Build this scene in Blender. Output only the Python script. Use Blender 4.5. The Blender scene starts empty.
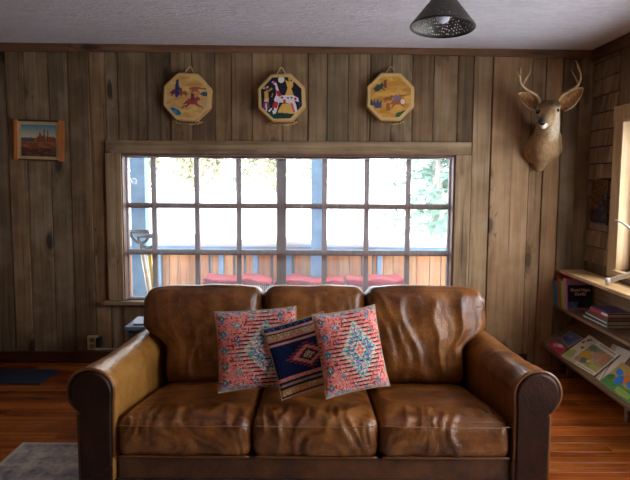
import bpy, bmesh, math, random
from mathutils import Vector, Matrix, noise
random.seed(7)
sc = bpy.context.scene
COL = sc.collection
R = math.radians
# ------------------------------------------------------------------ camera
F, CX, CY = 620.0, 315.0, 240.0
PITCH, ROLL = R(5.53), 0.0055
CAM = Vector((0, -4.93, 1.487))
FWD = Vector((0, math.cos(PITCH), -math.sin(PITCH)))
_r0, _u0 = Vector((1, 0, 0)), Vector((0, math.sin(PITCH), math.cos(PITCH)))
RGT = _r0 * math.cos(ROLL) + _u0 * math.sin(ROLL)
UPV = _u0 * math.cos(ROLL) - _r0 * math.sin(ROLL)
cam_d = bpy.data.cameras.new('camera'); cam_d.sensor_width = 36; cam_d.lens = F / 630 * 36
cam_d.clip_start = 0.05; cam_d.clip_end = 300
cam_o = bpy.data.objects.new('camera', cam_d); COL.objects.link(cam_o)
M = Matrix((RGT, UPV, -FWD)).transposed().to_4x4(); M.translation = CAM
cam_o.matrix_world = M
sc.camera = cam_o
def ray(px, py):
    return RGT * ((px - CX) / F) + UPV * ((CY - py) / F) + FWD
def at(px, py, Y=0.0):                       # point of the photo at depth plane Y
    d = ray(px, py); return CAM + d * ((Y - CAM.y) / d.y)
def onplane(px, py, p0, n):
    d = ray(px, py); return CAM + d * ((Vector(p0) - CAM).dot(n) / d.dot(n))
def onz(px, py, z): return onplane(px, py, (0, 0, z), Vector((0, 0, 1)))
def onx(px, py, x): return onplane(px, py, (x, 0, 0), Vector((1, 0, 0)))
# ------------------------------------------------------------------ colours and materials
def lin(c): c /= 255.0; return c / 12.92 if c <= .04045 else ((c + .055) / 1.055) ** 2.4
def S(r, g, b): return (lin(r), lin(g), lin(b), 1.0)
class NT:
    def __init__(s, name):
        s.m = bpy.data.materials.new(name); s.m.use_nodes = True
        s.t = s.m.node_tree; s.b = s.t.nodes['Principled BSDF']; s.out = s.t.nodes['Material Output']
    def n(s, typ, ins=None, **kw):
        nd = s.t.nodes.new(typ)
        for k, v in kw.items(): setattr(nd, k, v)
        for k, v in (ins or {}).items():
            if isinstance(v, bpy.types.NodeSocket): s.t.links.new(v, nd.inputs[k])
            else: nd.inputs[k].default_value = v
        return nd
    def link(s, a, b): s.t.links.new(a, b)
    def set(s, **kw):
        for k, v in kw.items():
            k = k.replace('_', ' ')
            if isinstance(v, bpy.types.NodeSocket): s.t.links.new(v, s.b.inputs[k])
            else: s.b.inputs[k].default_value = v
        return s
    def ramp(s, fac, stops):
        r = s.n('ShaderNodeValToRGB', {'Fac': fac}); e = r.color_ramp.elements
        while len(e) < len(stops): e.new(.5)
        for x, (p, c) in zip(e, stops): x.position = p; x.color = c if len(c) == 4 else (*c, 1)
        return r.outputs['Color']
    def math(s, op, a, b=0.0, c=0.0, clamp=False):
        nd = s.n('ShaderNodeMath', {0: a, 1: b, 2: c}, operation=op, use_clamp=clamp); return nd.outputs[0]
    def mix(s, fac, a, b, mode='MIX'):
        nd = s.n('ShaderNodeMix', data_type='RGBA', blend_type=mode)
        for k, v in ((0, fac), (6, a), (7, b)):
            if isinstance(v, bpy.types.NodeSocket): s.t.links.new(v, nd.inputs[k])
            else: nd.inputs[k].default_value = v
        return nd.outputs[2]
    def bump(s, h, strength=.3, dist=.01):
        nd = s.n('ShaderNodeBump', {'Height': h, 'Strength': strength, 'Distance': dist})
        s.link(nd.outputs[0], s.b.inputs['Normal']); return s
def plain(name, c, rough=.5, metallic=0.0, var=.12, scale=20.0, **kw):
    t = NT(name); co = t.n('ShaderNodeTexCoord').outputs['Object']
    nz = t.n('ShaderNodeTexNoise', {'Vector': co, 'Scale': scale, 'Detail': 4.0}).outputs['Fac']
    lo = tuple(x * (1 - var) for x in c[:3]) + (1,); hi = tuple(min(1, x * (1 + var)) for x in c[:3]) + (1,)
    t.set(Base_Color=t.ramp(nz, [(.3, lo), (.7, hi)]), Roughness=rough, Metallic=metallic, **kw)
    return t.m
def wood(name, dark, mid, light, axis='z', rough=.75, knots=.9, streak=38.0, var=(.62, 1.25), bump=.35, along=1.3, spec=.3, warm=None, worn=None, cracks=.6):
    t = NT(name); co = t.n('ShaderNodeTexCoord').outputs['Object']
    rnd = t.n('ShaderNodeNewGeometry').outputs['Random Per Island']
    off = t.n('ShaderNodeCombineXYZ', {'X': t.math('MULTIPLY', rnd, 7.3), 'Y': t.math('MULTIPLY', rnd, 3.1), 'Z': t.math('MULTIPLY', rnd, 11.7)}).outputs[0]
    v = t.n('ShaderNodeVectorMath', {0: co, 1: off}, operation='ADD').outputs[0]
    sc3 = {'z': (streak, streak, along), 'x': (along, streak, streak), 'y': (streak, along, streak)}[axis]
    kn3 = {'z': (5.5, 5.5, 2.4), 'x': (2.4, 5.5, 5.5), 'y': (5.5, 2.4, 5.5)}[axis]
    kv = t.n('ShaderNodeMapping', {'Vector': v, 'Scale': kn3}).outputs[0]
    wob = t.n('ShaderNodeTexNoise', {'Vector': v, 'Scale': 9.0, 'Detail': 2.0}).outputs['Color']
    kv = t.mix(.06, kv, wob, 'ADD')
    vor = t.n('ShaderNodeTexVoronoi', {'Vector': kv, 'Scale': 1.0})
    pick = t.math('GREATER_THAN', t.n('ShaderNodeSeparateColor', {'Color': vor.outputs['Color']}).outputs[0], knots)
    near = t.math('MULTIPLY', pick, t.n('ShaderNodeMapRange', {'Value': vor.outputs['Distance'], 'From Min': .42, 'From Max': .05, 'To Min': 0.0, 'To Max': 1.0}).outputs[0])
    knot = t.math('MULTIPLY', pick, t.n('ShaderNodeMapRange', {'Value': vor.outputs['Distance'], 'From Min': .20, 'From Max': .12, 'To Min': 0.0, 'To Max': 1.0}).outputs[0])
    sv = t.n('ShaderNodeMapping', {'Vector': v, 'Scale': sc3}).outputs[0]
    sv = t.n('ShaderNodeVectorMath', {0: sv, 1: t.n('ShaderNodeVectorMath', {0: (1.6, 1.6, 1.6), 'Scale': near}, operation='SCALE').outputs[0]}, operation='ADD').outputs[0]
    g1 = t.n('ShaderNodeTexNoise', {'Vector': sv, 'Scale': 1.0, 'Detail': 7.0, 'Roughness': .62, 'Distortion': .35}).outputs['Fac']
    sv2 = t.n('ShaderNodeMapping', {'Vector': sv, 'Scale': (.16, .16, .6)}).outputs[0]
    g2 = t.n('ShaderNodeTexNoise', {'Vector': sv2, 'Scale': 1.0, 'Detail': 3.0, 'Roughness': .5}).outputs['Fac']
    blot = t.n('ShaderNodeTexNoise', {'Vector': v, 'Scale': 3.2, 'Detail': 3.0, 'Roughness': .6}).outputs['Fac']
    f = t.math('ADD', t.math('MULTIPLY', g1, .46), t.math('ADD', t.math('MULTIPLY', g2, .24), t.math('MULTIPLY', blot, .30)))
    col = t.ramp(f, [(.34, dark), (.5, mid), (.68, light)])
    if worn: col = t.mix(t.n('ShaderNodeMapRange', {'Value': blot, 'From Min': .52, 'From Max': .72, 'To Max': .55}).outputs[0], col, worn)
    br = t.n('ShaderNodeMapRange', {'Value': rnd, 'To Min': var[0], 'To Max': var[1]}).outputs[0]
    col = t.mix(1.0, col, t.n('ShaderNodeCombineColor', {0: br, 1: br, 2: br}).outputs[0], 'MULTIPLY')
    if warm:
        h = t.math('FRACT', t.math('MULTIPLY', rnd, 17.0))
        col = t.mix(t.math('MULTIPLY', h, .6), col, t.mix(1.0, col, warm, 'MULTIPLY'))
    cv = t.n('ShaderNodeMapping', {'Vector': sv, 'Scale': (1.7, 1.7, .55)}).outputs[0]
    ck = t.n('ShaderNodeTexNoise', {'Vector': cv, 'Scale': 1.0, 'Detail': 2.0, 'Roughness': .4}).outputs['Fac']
    ck = t.n('ShaderNodeMapRange', {'Value': ck, 'From Min': .655, 'From Max': .72, 'To Max': cracks}).outputs[0]
    col = t.mix(ck, col, tuple(x * .38 for x in dark[:3]) + (1,))
    col = t.mix(t.math('MULTIPLY', near, .35), col, tuple(x * .6 for x in dark[:3]) + (1,))
    col = t.mix(t.math('MULTIPLY', knot, .8), col, tuple(x * .35 for x in dark[:3]) + (1,))
    t.set(Base_Color=col, Roughness=rough, Specular_IOR_Level=spec)
    t.bump(g1, bump, .004)
    return t.m
def leather(name, a, b, c, rough=.36, spec=.55):
    t = NT(name); co = t.n('ShaderNodeTexCoord').outputs['Object']
    n1 = t.n('ShaderNodeTexNoise', {'Vector': co, 'Scale': 5.0, 'Detail': 6.0, 'Roughness': .65}).outputs['Fac']
    n2 = t.n('ShaderNodeTexNoise', {'Vector': co, 'Scale': 15.0, 'Detail': 9.0, 'Roughness': .68, 'Distortion': .5}).outputs['Fac']
    f = t.math('ADD', t.math('MULTIPLY', n1, .65), t.math('MULTIPLY', n2, .35))
    col = t.ramp(f, [(.38, a), (.5, b), (.66, c)])
    vr = t.n('ShaderNodeTexVoronoi', {'Vector': co, 'Scale': 260.0}).outputs['Distance']
    wv = t.mix(.09, co, t.n('ShaderNodeTexNoise', {'Vector': co, 'Scale': 13.0, 'Detail': 3.0}).outputs['Color'], 'ADD')
    cr = t.n('ShaderNodeTexVoronoi', {'Vector': wv, 'Scale': 24.0}, feature='DISTANCE_TO_EDGE').outputs['Distance']
    crk = t.n('ShaderNodeMapRange', {'Value': cr, 'From Max': .11}).outputs[0]
    h = t.math('ADD', t.math('MULTIPLY', vr, .12), t.math('ADD', t.math('MULTIPLY', n2, .7), t.math('MULTIPLY', crk, .24)))
    rg = t.n('ShaderNodeMapRange', {'Value': n1, 'To Min': rough - .08, 'To Max': rough + .14}).outputs[0]
    t.set(Base_Color=col, Roughness=rg, Specular_IOR_Level=spec)
    t.bump(h, .32, .008)
    return t.m
def colattr(name, rough=.6, weave=0.0, spec=.3, wscale=150.0):
    t = NT(name)
    c = t.n('ShaderNodeAttribute', attribute_name='Col').outputs['Color']
    co = t.n('ShaderNodeTexCoord').outputs['Object']
    nz = t.n('ShaderNodeTexNoise', {'Vector': co, 'Scale': 90.0, 'Detail': 3.0}).outputs['Fac']
    c = t.mix(.25, c, t.mix(1.0, c, t.ramp(nz, [(.3, (.55, .55, .55, 1)), (.7, (1, 1, 1, 1))]), 'MULTIPLY'))
    t.set(Base_Color=c, Roughness=rough, Specular_IOR_Level=spec)
    if weave:
        w = t.n('ShaderNodeTexWave', {'Vector': co, 'Scale': wscale, 'Distortion': 1.5, 'Detail': 1.0}, bands_direction='Z').outputs['Fac']
        t.bump(w, weave, .004)
    return t.m
# ------------------------------------------------------------------ object helpers
def tag(o, label=None, cat=None, group=None, kind=None):
    for k, v in (('label', label), ('category', cat), ('group', group), ('kind', kind)):
        if v: o[k] = v
    return o
def thing(name, label, cat, loc=(0, 0, 0), group=None, rot=(0, 0, 0)):
    o = bpy.data.objects.new(name, None); COL.objects.link(o); o.empty_display_size = .05
    o.location = loc; o.rotation_euler = rot
    return tag(o, label, cat, group)
def worldloc(o):
    v = Vector((0, 0, 0))
    while o: v += o.location; o = o.parent
    return v
def obj(name, bm, mat, parent=None, smooth=False, world=True, subsurf=0, loc=None):
    """one mesh object; mesh given in world coordinates unless world=False (then local to the parent)."""
    bmesh.ops.recalc_face_normals(bm, faces=bm.faces)
    if parent is not None and world: bm.transform(Matrix.Translation(-worldloc(parent)))
    me = bpy.data.meshes.new(name); bm.to_mesh(me); bm.free()
    for m in (mat if isinstance(mat, list) else [mat]): me.materials.append(m)
    if smooth:
        for p in me.polygons: p.use_smooth = True
    o = bpy.data.objects.new(name, me); COL.objects.link(o)
    if parent is not None: o.parent = parent
    if loc is not None: o.location = loc
    if subsurf:
        md = o.modifiers.new('sub', 'SUBSURF'); md.levels = subsurf; md.render_levels = subsurf
    return o
def struct(name, bm, mat, parent=None, smooth=False):
    o = obj(name, bm, mat, parent, smooth)
    if parent is None: o['kind'] = 'structure'
    return o
def NB(): return bmesh.new()
def box(bm, x0, x1, y0, y1, z0, z1, bev=0.0, mi=0):
    vs = [bm.verts.new((x, y, z)) for x in (x0, x1) for y in (y0, y1) for z in (z0, z1)]
    fs = [bm.faces.new([vs[i] for i in q]) for q in ((0, 1, 3, 2), (4, 6, 7, 5), (0, 4, 5, 1), (2, 3, 7, 6), (0, 2, 6, 4), (1, 5, 7, 3))]
    for f in fs: f.material_index = mi
    if bev:
        es = list({e for f in fs for e in f.edges})
        bmesh.ops.bevel(bm, geom=es, offset=bev, segments=2, affect='EDGES', profile=.5)
    return vs
def mbox(bm, mat, hx, hy, hz, bev=0.0):
    b2 = NB(); box(b2, -hx, hx, -hy, hy, -hz, hz, bev); b2.transform(mat)
    join(bm, b2)
def join(bm, b2):
    me = bpy.data.meshes.new('t'); b2.to_mesh(me); b2.free(); bm.from_mesh(me); bpy.data.meshes.remove(me)
def prism(bm, pts, d, at_fn):
    """closed outline pts extruded; at_fn(u, v, k) with k 0..1 gives the point."""
    a = [bm.verts.new(at_fn(u, v, 0)) for u, v in pts]; b = [bm.verts.new(at_fn(u, v, 1)) for u, v in pts]
    n = len(pts)
    for i in range(n): bm.faces.new((a[i], a[(i + 1) % n], b[(i + 1) % n], b[i]))
    bm.faces.new(a); bm.faces.new(b[::-1])
def tube(bm, pts, r, seg=8, caps=True, closed=False):
    pts = [Vector(p) for p in pts]; n = len(pts)
    rs = r if isinstance(r, (list, tuple)) else [r] * n
    rings = []; prev = None
    for i, p in enumerate(pts):
        if closed: d = (pts[(i + 1) % n] - pts[i - 1]).normalized()
        else: d = (pts[min(i + 1, n - 1)] - pts[max(i - 1, 0)]).normalized()
        if prev is None:
            u = d.orthogonal().normalized()
        else:
            u = (prev - d * prev.dot(d)); u = u.normalized() if u.length > 1e-6 else d.orthogonal().normalized()
        prev = u; w = d.cross(u)
        rings.append([bm.verts.new(p + (u * math.cos(a) + w * math.sin(a)) * rs[i]) for a in [2 * math.pi * k / seg for k in range(seg)]])
    for i in range(n if closed else n - 1):
        A, B = rings[i], rings[(i + 1) % n]
        for k in range(seg): bm.faces.new((A[k], A[(k + 1) % seg], B[(k + 1) % seg], B[k]))
    if caps and not closed: bm.faces.new(rings[0][::-1]); bm.faces.new(rings[-1])
def smoothline(pts, k=6):
    P = [Vector(p) for p in pts]; out = []
    for i in range(len(P) - 1):
        a, b, c, d = P[max(i - 1, 0)], P[i], P[i + 1], P[min(i + 2, len(P) - 1)]
        for j in range(k):
            t = j / k
            out.append(.5 * ((2 * b) + (c - a) * t + (2 * a - 5 * b + 4 * c - d) * t * t + (3 * b - a - 3 * c + d) * t ** 3))
    out.append(P[-1]); return out
def lathe(bm, prof, seg=32, cap=False):
    rings = [[bm.verts.new((r * math.cos(2 * math.pi * k / seg), r * math.sin(2 * math.pi * k / seg), z)) for k in range(seg)] for r, z in prof]
    for A, B in zip(rings, rings[1:]):
        for k in range(seg): bm.faces.new((A[k], A[(k + 1) % seg], B[(k + 1) % seg], B[k]))
    if cap: bm.faces.new(rings[0]); bm.faces.new(rings[-1])
def ellipsoid(bm, c, r, useg=24, vseg=16, mat=None):
    m = Matrix.Translation(c) @ (mat.to_4x4() if mat else Matrix()) @ Matrix.Diagonal((*r, 1))
    bmesh.ops.create_uvsphere(bm, u_segments=useg, v_segments=vseg, radius=1, matrix=m)
def inpoly(x, y, P):
    c = False; n = len(P); j = n - 1
    for i in range(n):
        xi, yi = P[i]; xj, yj = P[j]
        if (yi > y) != (yj > y) and x < (xj - xi) * (y - yi) / (yj - yi) + xi: c = not c
        j = i
    return c
def paint(bm, faces_uv):
    """faces_uv: list of (face, colour); writes the colour layer 'Col'."""
    lay = bm.loops.layers.float_color.get('Col') or bm.loops.layers.float_color.new('Col')
    for f, c in faces_uv:
        for l in f.loops: l[lay] = c
def text_bm(s, size, bold=0.0):
    cu = bpy.data.curves.new('t', 'FONT'); cu.body = s; cu.size = size; cu.align_x = 'CENTER'; cu.offset = bold; cu.extrude = .0006
    o = bpy.data.objects.new('t', cu); COL.objects.link(o)
    dg = bpy.context.evaluated_depsgraph_get(); me = bpy.data.meshes.new_from_object(o.evaluated_get(dg))
    bm = NB(); bm.from_mesh(me); bpy.data.objects.remove(o); bpy.data.meshes.remove(me); return bm
def fbm(x, y, z=0.0): return noise.fractal(Vector((x, y, z)), 1.0, 2.0, 4)
def nz(x, y, z=0.0): return noise.noise(Vector((x, y, z)))

# ------------------------------------------------------------------ materials
M_wall = wood('weathered_barn_wood', S(76, 61, 44), S(126, 104, 77), S(170, 146, 112), 'z', .8, .66, 36, (.68, 1.2), warm=S(255, 222, 185), worn=S(150, 132, 112))
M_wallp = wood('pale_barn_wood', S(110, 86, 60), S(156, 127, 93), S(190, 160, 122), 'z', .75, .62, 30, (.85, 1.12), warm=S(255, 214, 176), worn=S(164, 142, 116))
M_case = wood('casing_wood', S(96, 76, 56), S(146, 119, 88), S(184, 156, 120), 'z', .75, .72, 40, (.85, 1.15))
M_caseh = wood('casing_wood_level', S(96, 76, 56), S(146, 119, 88), S(184, 156, 120), 'x', .75, .72, 40, (.85, 1.15))
M_crown = wood('crown_wood', S(84, 54, 36), S(120, 82, 56), S(150, 106, 74), 'x', .7, .88, 40, (.8, 1.1))
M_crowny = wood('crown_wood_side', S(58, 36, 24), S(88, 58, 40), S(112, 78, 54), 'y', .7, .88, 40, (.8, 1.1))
M_base = wood('baseboard_wood', S(48, 24, 16), S(70, 36, 24), S(88, 48, 32), 'x', .5, .95, 40, (.8, 1.1))
M_floor = wood('fir_floor', S(104, 48, 16), S(156, 82, 30), S(200, 122, 54), 'x', .27, .93, 34, (.6, 1.2), .12, 1.0, .5, warm=S(255, 200, 170))
M_shingle = wood('cedar_shingle', S(92, 72, 54), S(138, 110, 82), S(176, 144, 110), 'z', .85, .97, 46, (.65, 1.2))
M_sash = wood('sash_wood', S(80, 50, 40), S(112, 78, 64), S(140, 104, 88), 'z', .55, .98, 50, (.9, 1.1))
M_pine = wood('pale_pine', S(150, 112, 72), S(188, 150, 104), S(212, 178, 134), 'y', .5, .93, 30, (.9, 1.08))
M_pinez = wood('pale_pine_upright', S(150, 116, 80), S(184, 150, 110), S(210, 180, 140), 'z', .55, .93, 30, (.92, 1.08))
M_shelf = wood('old_shelf_wood', S(80, 56, 36), S(116, 86, 58), S(146, 112, 80), 'y', .6, .93, 30, (.9, 1.08))
M_darkgap = plain('dark_backing', S(28, 22, 18), .9)
M_leather = leather('brown_leather', S(72, 36, 12), S(118, 67, 25), S(164, 104, 48), .29)
M_leather_lit = leather('lit_side_leather', S(134, 84, 34), S(172, 116, 50), S(198, 144, 74), .33)  # left arm's leather, lightened to paint the light from the right
M_leather_shade = leather('shaded_leather_panel', S(30, 13, 6), S(46, 21, 9), S(66, 32, 13), .42, .25)  # arm front panels, leather darkened to carry the shade on them
M_leatherm = leather('brown_leather_rail', S(60, 29, 10), S(88, 47, 18), S(116, 68, 30), .36)
M_pipe = plain('leather_piping', S(112, 66, 30), .4)
M_seam = plain('tan_stitching', S(150, 104, 56), .6)
M_kilim = colattr('kilim_weave', .9, .6, .1, 70.0)
M_paint = colattr('painted_surface', .55)
M_cover = colattr('printed_cover', .35, 0, .5)
M_blackfoot = plain('dark_foot', S(30, 22, 18), .5)

# ------------------------------------------------------------------ room shell
zL, zR = at(0, 43.3).z, at(600, 51.0).z
XR = 2.17; XL = -3.05; YF = -6.6
def ceil_z(x): return zL + (zR - zL) * (x - at(0, 43).x) / (at(600, 51).x - at(0, 43).x)
t = NT('ceiling_plaster')
co = t.n('ShaderNodeTexCoord').outputs['Object']
mp = t.n('ShaderNodeMapping', {'Vector': co, 'Scale': (3.0, 9.0, 3.0), 'Rotation': (0, 0, .5)}).outputs[0]
a = t.n('ShaderNodeTexNoise', {'Vector': mp, 'Scale': 2.2, 'Detail': 6.0, 'Roughness': .6, 'Distortion': 1.6}).outputs['Fac']
b = t.n('ShaderNodeTexNoise', {'Vector': co, 'Scale': 34.0, 'Detail': 5.0, 'Distortion': 1.0}).outputs['Fac']
h = t.math('ADD', t.math('MULTIPLY', a, .8), t.math('MULTIPLY', b, .3))
t.set(Base_Color=t.ramp(a, [(.35, S(222, 217, 221)), (.65, S(238, 233, 237))]), Roughness=.7)
t.bump(h, .9, .04); M_ceil = t.m
bm = NB()
x0, x1 = XL - .15, XR + .15
vs = []
for z0_ in (0, .12):
    for x in (x0, x1):
        for y in (YF - .15, .15): vs.append(bm.verts.new((x, y, ceil_z(x) + z0_)))
for q in ((0, 1, 3, 2), (4, 6, 7, 5), (0, 4, 5, 1), (2, 3, 7, 6), (0, 2, 6, 4), (1, 5, 7, 3)): bm.faces.new([vs[i] for i in q])
struct('ceiling', bm, M_ceil)
# floor: planks running along the sofa
bm = NB()
y = .0
while y > YF:
    w = random.uniform(.105, .135)
    x = XL - random.uniform(0, 2)
    while x < XR:
        L = random.uniform(1.6, 3.4)
        box(bm, max(x, XL), min(x + L, XR) - .0015, y - w + .0015, y, -.05, random.uniform(-.0006, .0006), .0012)
        x += L
    y -= w
struct('floor', bm, M_floor)
bm = NB(); box(bm, XL - .15, XR + .15, YF - .15, .15, -.16, -.052)
o = struct('trim_1', bm, M_darkgap); o.name = 'floor_base'
# back wall
ox0, ox1 = at(121, 200).x, at(455, 200).x
oz0, oz1 = at(121, 300).z, at(300, 153.5).z
cz = max(zL, zR) + .03
edges = [XL] + [at(p, 110).x for p in (-52, -30, -12, 7, 25, 49, 69, 90, 106)] + [ox0] + \
    [at(p, 110).x for p in (147, 171, 192, 215, 231, 252, 283, 308, 327, 348, 370, 391, 412, 433)] + [ox1] + \
    [at(p, 110).x for p in (473, 492, 531, 545, 562, 578)] + [XR]
bm = NB()
def plank(bm, x0, x1, yf, yb, z0, z1, c=.004):
    P = [(x0, yb), (x1, yb), (x1, yf + c), (x1 - c, yf), (x0 + c, yf), (x0, yf + c)]
    prism(bm, P, 1, lambda u, v, k: (u, v, z0 + (z1 - z0) * k))
rw = random.Random(3)
for a_, b_ in zip(edges, edges[1:]):
    g = rw.uniform(.0012, .003); yf = rw.uniform(-.010, .004)
    if a_ >= ox0 - 1e-4 and b_ <= ox1 + 1e-4:
        plank(bm, a_ + g, b_ - g, yf, .02, oz1, cz); plank(bm, a_ + g, b_ - g, yf, .02, 0, oz0)
    else:
        n0 = len(bm.faces); plank(bm, a_ + g, b_ - g, yf, .02, 0, cz); bm.faces.ensure_lookup_table()
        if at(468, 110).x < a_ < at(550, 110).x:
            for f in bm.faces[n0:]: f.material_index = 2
for X0, X1, Z0, Z1 in ((XL - .15, ox0, -.1, cz), (ox1, XR + .15, -.1, cz), (ox0, ox1, -.1, oz0), (ox0, ox1, oz1, cz)):
    n0 = len(bm.faces); box(bm, X0, X1, .021, .15, Z0, Z1)
    bm.faces.ensure_lookup_table()
    for f in bm.faces[n0:]: f.material_index = 1
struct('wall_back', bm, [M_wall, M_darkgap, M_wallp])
# right wall: window opening, shingle courses near the corner
wy0, wy1 = onx(622.5, 190, XR).y, -2.45           # far and near side of the opening
wz0, wz1 = .86, 1.92
czr = ceil_z(XR) + .03
bm = NB()
vy0, vy1, vz0, vz1 = -2.72, -3.80, .30, 2.15      # second opening, out of view, added and sized for more light
for Y0, Y1, Z0, Z1 in ((wy0, .0, -.1, czr), (vy0, wy1, -.1, czr), (YF, vy1, -.1, czr), (wy1, wy0, -.1, wz0), (wy1, wy0, wz1, czr), (vy1, vy0, -.1, vz0), (vy1, vy0, vz1, czr)):
    box(bm, XR + .012, XR + .13, Y0, Y1, Z0, Z1, mi=1)
zs = wz0; zt = czr; rs = random.Random(11)
z = zs; k = 0
while z < zt - .02:
    hgt = .128; y = 0.0 - rs.uniform(0, .04)
    lim = onx(614.5, 190, XR).y - .002
    yy = -.001
    while yy > lim:
        w = rs.uniform(.09, .2); y1 = max(yy - w, lim)
        d = .013 + rs.uniform(0, .004)
        vs = [bm.verts.new(p) for p in ((XR - d, yy, z), (XR - d, y1 + .003, z), (XR + .01, y1 + .003, z), (XR + .01, yy, z),
                                        (XR - .002, yy, z + hgt - .009), (XR - .004, y1 + .003, z + hgt - .009), (XR + .01, y1 + .003, z + hgt - .009), (XR + .01, yy, z + hgt - .009))]
        for q in ((0, 1, 2, 3), (4, 7, 6, 5), (0, 4, 5, 1), (2, 6, 7, 3), (0, 3, 7, 4), (1, 5, 6, 2)): bm.faces.new([vs[i] for i in q])
        yy = y1
    z += hgt
y = -.001
while y > YF:                      # upright boards under the shingles and along the rest of the wall
    w = rs.uniform(.12, .2); y1 = max(y - w, YF)
    if y > lim + .001 > y1: y1 = lim
    tops = [(0, zs)] if y > lim + .001 else ([(0, wz0)] if y > wy1 else [(0, czr)])
    if y <= lim + .001 and y > wy1: tops = [(0, wz0), (wz1, czr)]
    if y1 < vy0 and y > vy1: tops = [(0, vz0), (vz1, czr)]
    for Z0, Z1 in tops:
        P = [(XR + .011, y), (XR + .011, y1 + .003), (XR + rs.uniform(-.004, .002), y1 + .003), (XR + rs.uniform(-.004, .002), y)]
        prism(bm, P, 1, lambda u, v, k: (u, v, Z0 + (Z1 - Z0) * k))
    y = y1
struct('wall_right', bm, [M_shingle, M_darkgap])
M_plainwall = wood('side_wall_boards', S(84, 66, 50), S(124, 100, 78), S(154, 128, 102), 'z', .8, .9, 36, (.75, 1.15))
bm = NB()
y = 0
while y > YF:
    w = rs.uniform(.12, .2); box(bm, XL - .1, XL + rs.uniform(-.004, .004), max(y - w, YF) + .003, y, 0, czr, .003); y -= w
struct('wall_left', bm, M_plainwall)
bm = NB()
x = XL
while x < XR:
    w = rs.uniform(.12, .2); box(bm, x, min(x + w, XR) - .003, YF - .1, YF + rs.uniform(-.004, .004), 0, czr, .003); x += w
struct('wall_front', bm, M_plainwall)
# trims
bm = NB()
pts = []
for (pa, pt, pb) in ((-160, 42.5, 50.6), (0, 43.3, 51.7), (315, 45.2, 53.6), (420, 47, 55), (600, 51, 59.2)):
    pts.append((at(pa, pt).x, ceil_z(at(pa, pt).x), at(pa, pb).z))
pts[-1] = (XR,) + pts[-1][1:]; pts[0] = (XL,) + pts[0][1:]
cols = [[bm.verts.new(p) for p in ((x, -.032, zt_), (x, -.032, zb), (x, -.012, zb - .001), (x, -.012, zt_))] for x, zt_, zb in pts]
for A, B in zip(cols, cols[1:]):
    for i in range(4): bm.faces.new((A[i], A[(i + 1) % 4], B[(i + 1) % 4], B[i]))
bm.faces.new(cols[0]); bm.faces.new(cols[-1][::-1])
struct('trim_1', bm, M_crown)
bm = NB(); zc_ = ceil_z(XR)
box(bm, XR - .05, XR - .016, YF, -.034, zc_ - .085, zc_ - .002, .004)
struct('trim_2', bm, M_crowny)
bm = NB()
bt = at(30, 350.5).z
box(bm, XL, 1.72, -.036, -.0105, .0008, bt, .004)
struct('baseboard_back', bm, M_base)

# ------------------------------------------------------------------ back window
win = bpy.data.objects.new('window_1', None); COL.objects.link(win); win.location = (0, .05, oz0); win['kind'] = 'structure'
def zz(px, py, Y=0): return at(px, py, Y).z
def xx(px, py=200, Y=0): return at(px, py, Y).x
YC = -.028
bm = NB(); box(bm, xx(106, 200, YC), xx(121.5, 200, YC), YC, -.0105, oz0 + .002, zz(110, 153, YC), .004)
box(bm, xx(455, 200, YC), xx(470.5, 200, YC), YC, -.0105, zz(300, 302, YC) - .3, zz(470, 155, YC), .004)
obj('side_casing', bm, M_case, win)
bm = NB(); box(bm, xx(105.5, 150, YC), xx(471.5, 150, YC), YC - .004, -.0105, zz(300, 154, YC), zz(300, 141.3, YC), .004)
obj('head_casing', bm, M_caseh, win)
bm = NB(); box(bm, xx(103, 300, -.07), xx(455, 300, -.07) + .005, -.07, .135, oz0 - .03, oz0, .005)
obj('window_sill', bm, M_caseh, win)
bm = NB()   # jamb lining
box(bm, ox0, ox0 + .02, -.012, .148, oz0, oz1); box(bm, ox1 - .02, ox1, -.012, .148, oz0, oz1); box(bm, ox0 + .02, ox1 - .02, -.012, .148, oz1 - .02, oz1)
obj('jamb', bm, M_sash, win)
YS = .09    # sash plane
sx0, sx1 = ox0 + .0205, ox1 - .0205; sz0, sz1 = oz0 + .0005, oz1 - .0205
gx0, gx1 = xx(128.5, 200, YS), xx(448, 200, YS)
gz0, gz1 = zz(300, 297.5, YS), zz(300, 158.6, YS)
bm = NB()
box(bm, sx0, gx0, YS - .02, YS + .025, sz0, sz1, .003); box(bm, gx1, sx1, YS - .02, YS + .025, sz0, sz1, .003)
box(bm, gx0, gx1, YS - .02, YS + .025, sz0, gz0, .003); box(bm, gx0, gx1, YS - .02, YS + .025, gz1, sz1, .003)
obj('sash', bm, M_sash, win)
bm = NB()
vx = [(154.2, 2.5), (197.2, 2.5), (239, 2.5), (281.5, 4.8), (324.5, 2.6), (366.5, 2.5), (408, 2.5)]
hz = [(206.2, 2.7), (252.6, 2.7)]
for p, w in vx:
    box(bm, xx(p - w, 200, YS), xx(p + w, 200, YS), YS - .016, YS + .02, gz0, gz1, .003)
for p, w in hz:
    box(bm, gx0, gx1, YS - .014, YS + .018, zz(300, p + w, YS), zz(300, p - w, YS), .003)
obj('muntin_bars', bm, M_sash, win)
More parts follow.
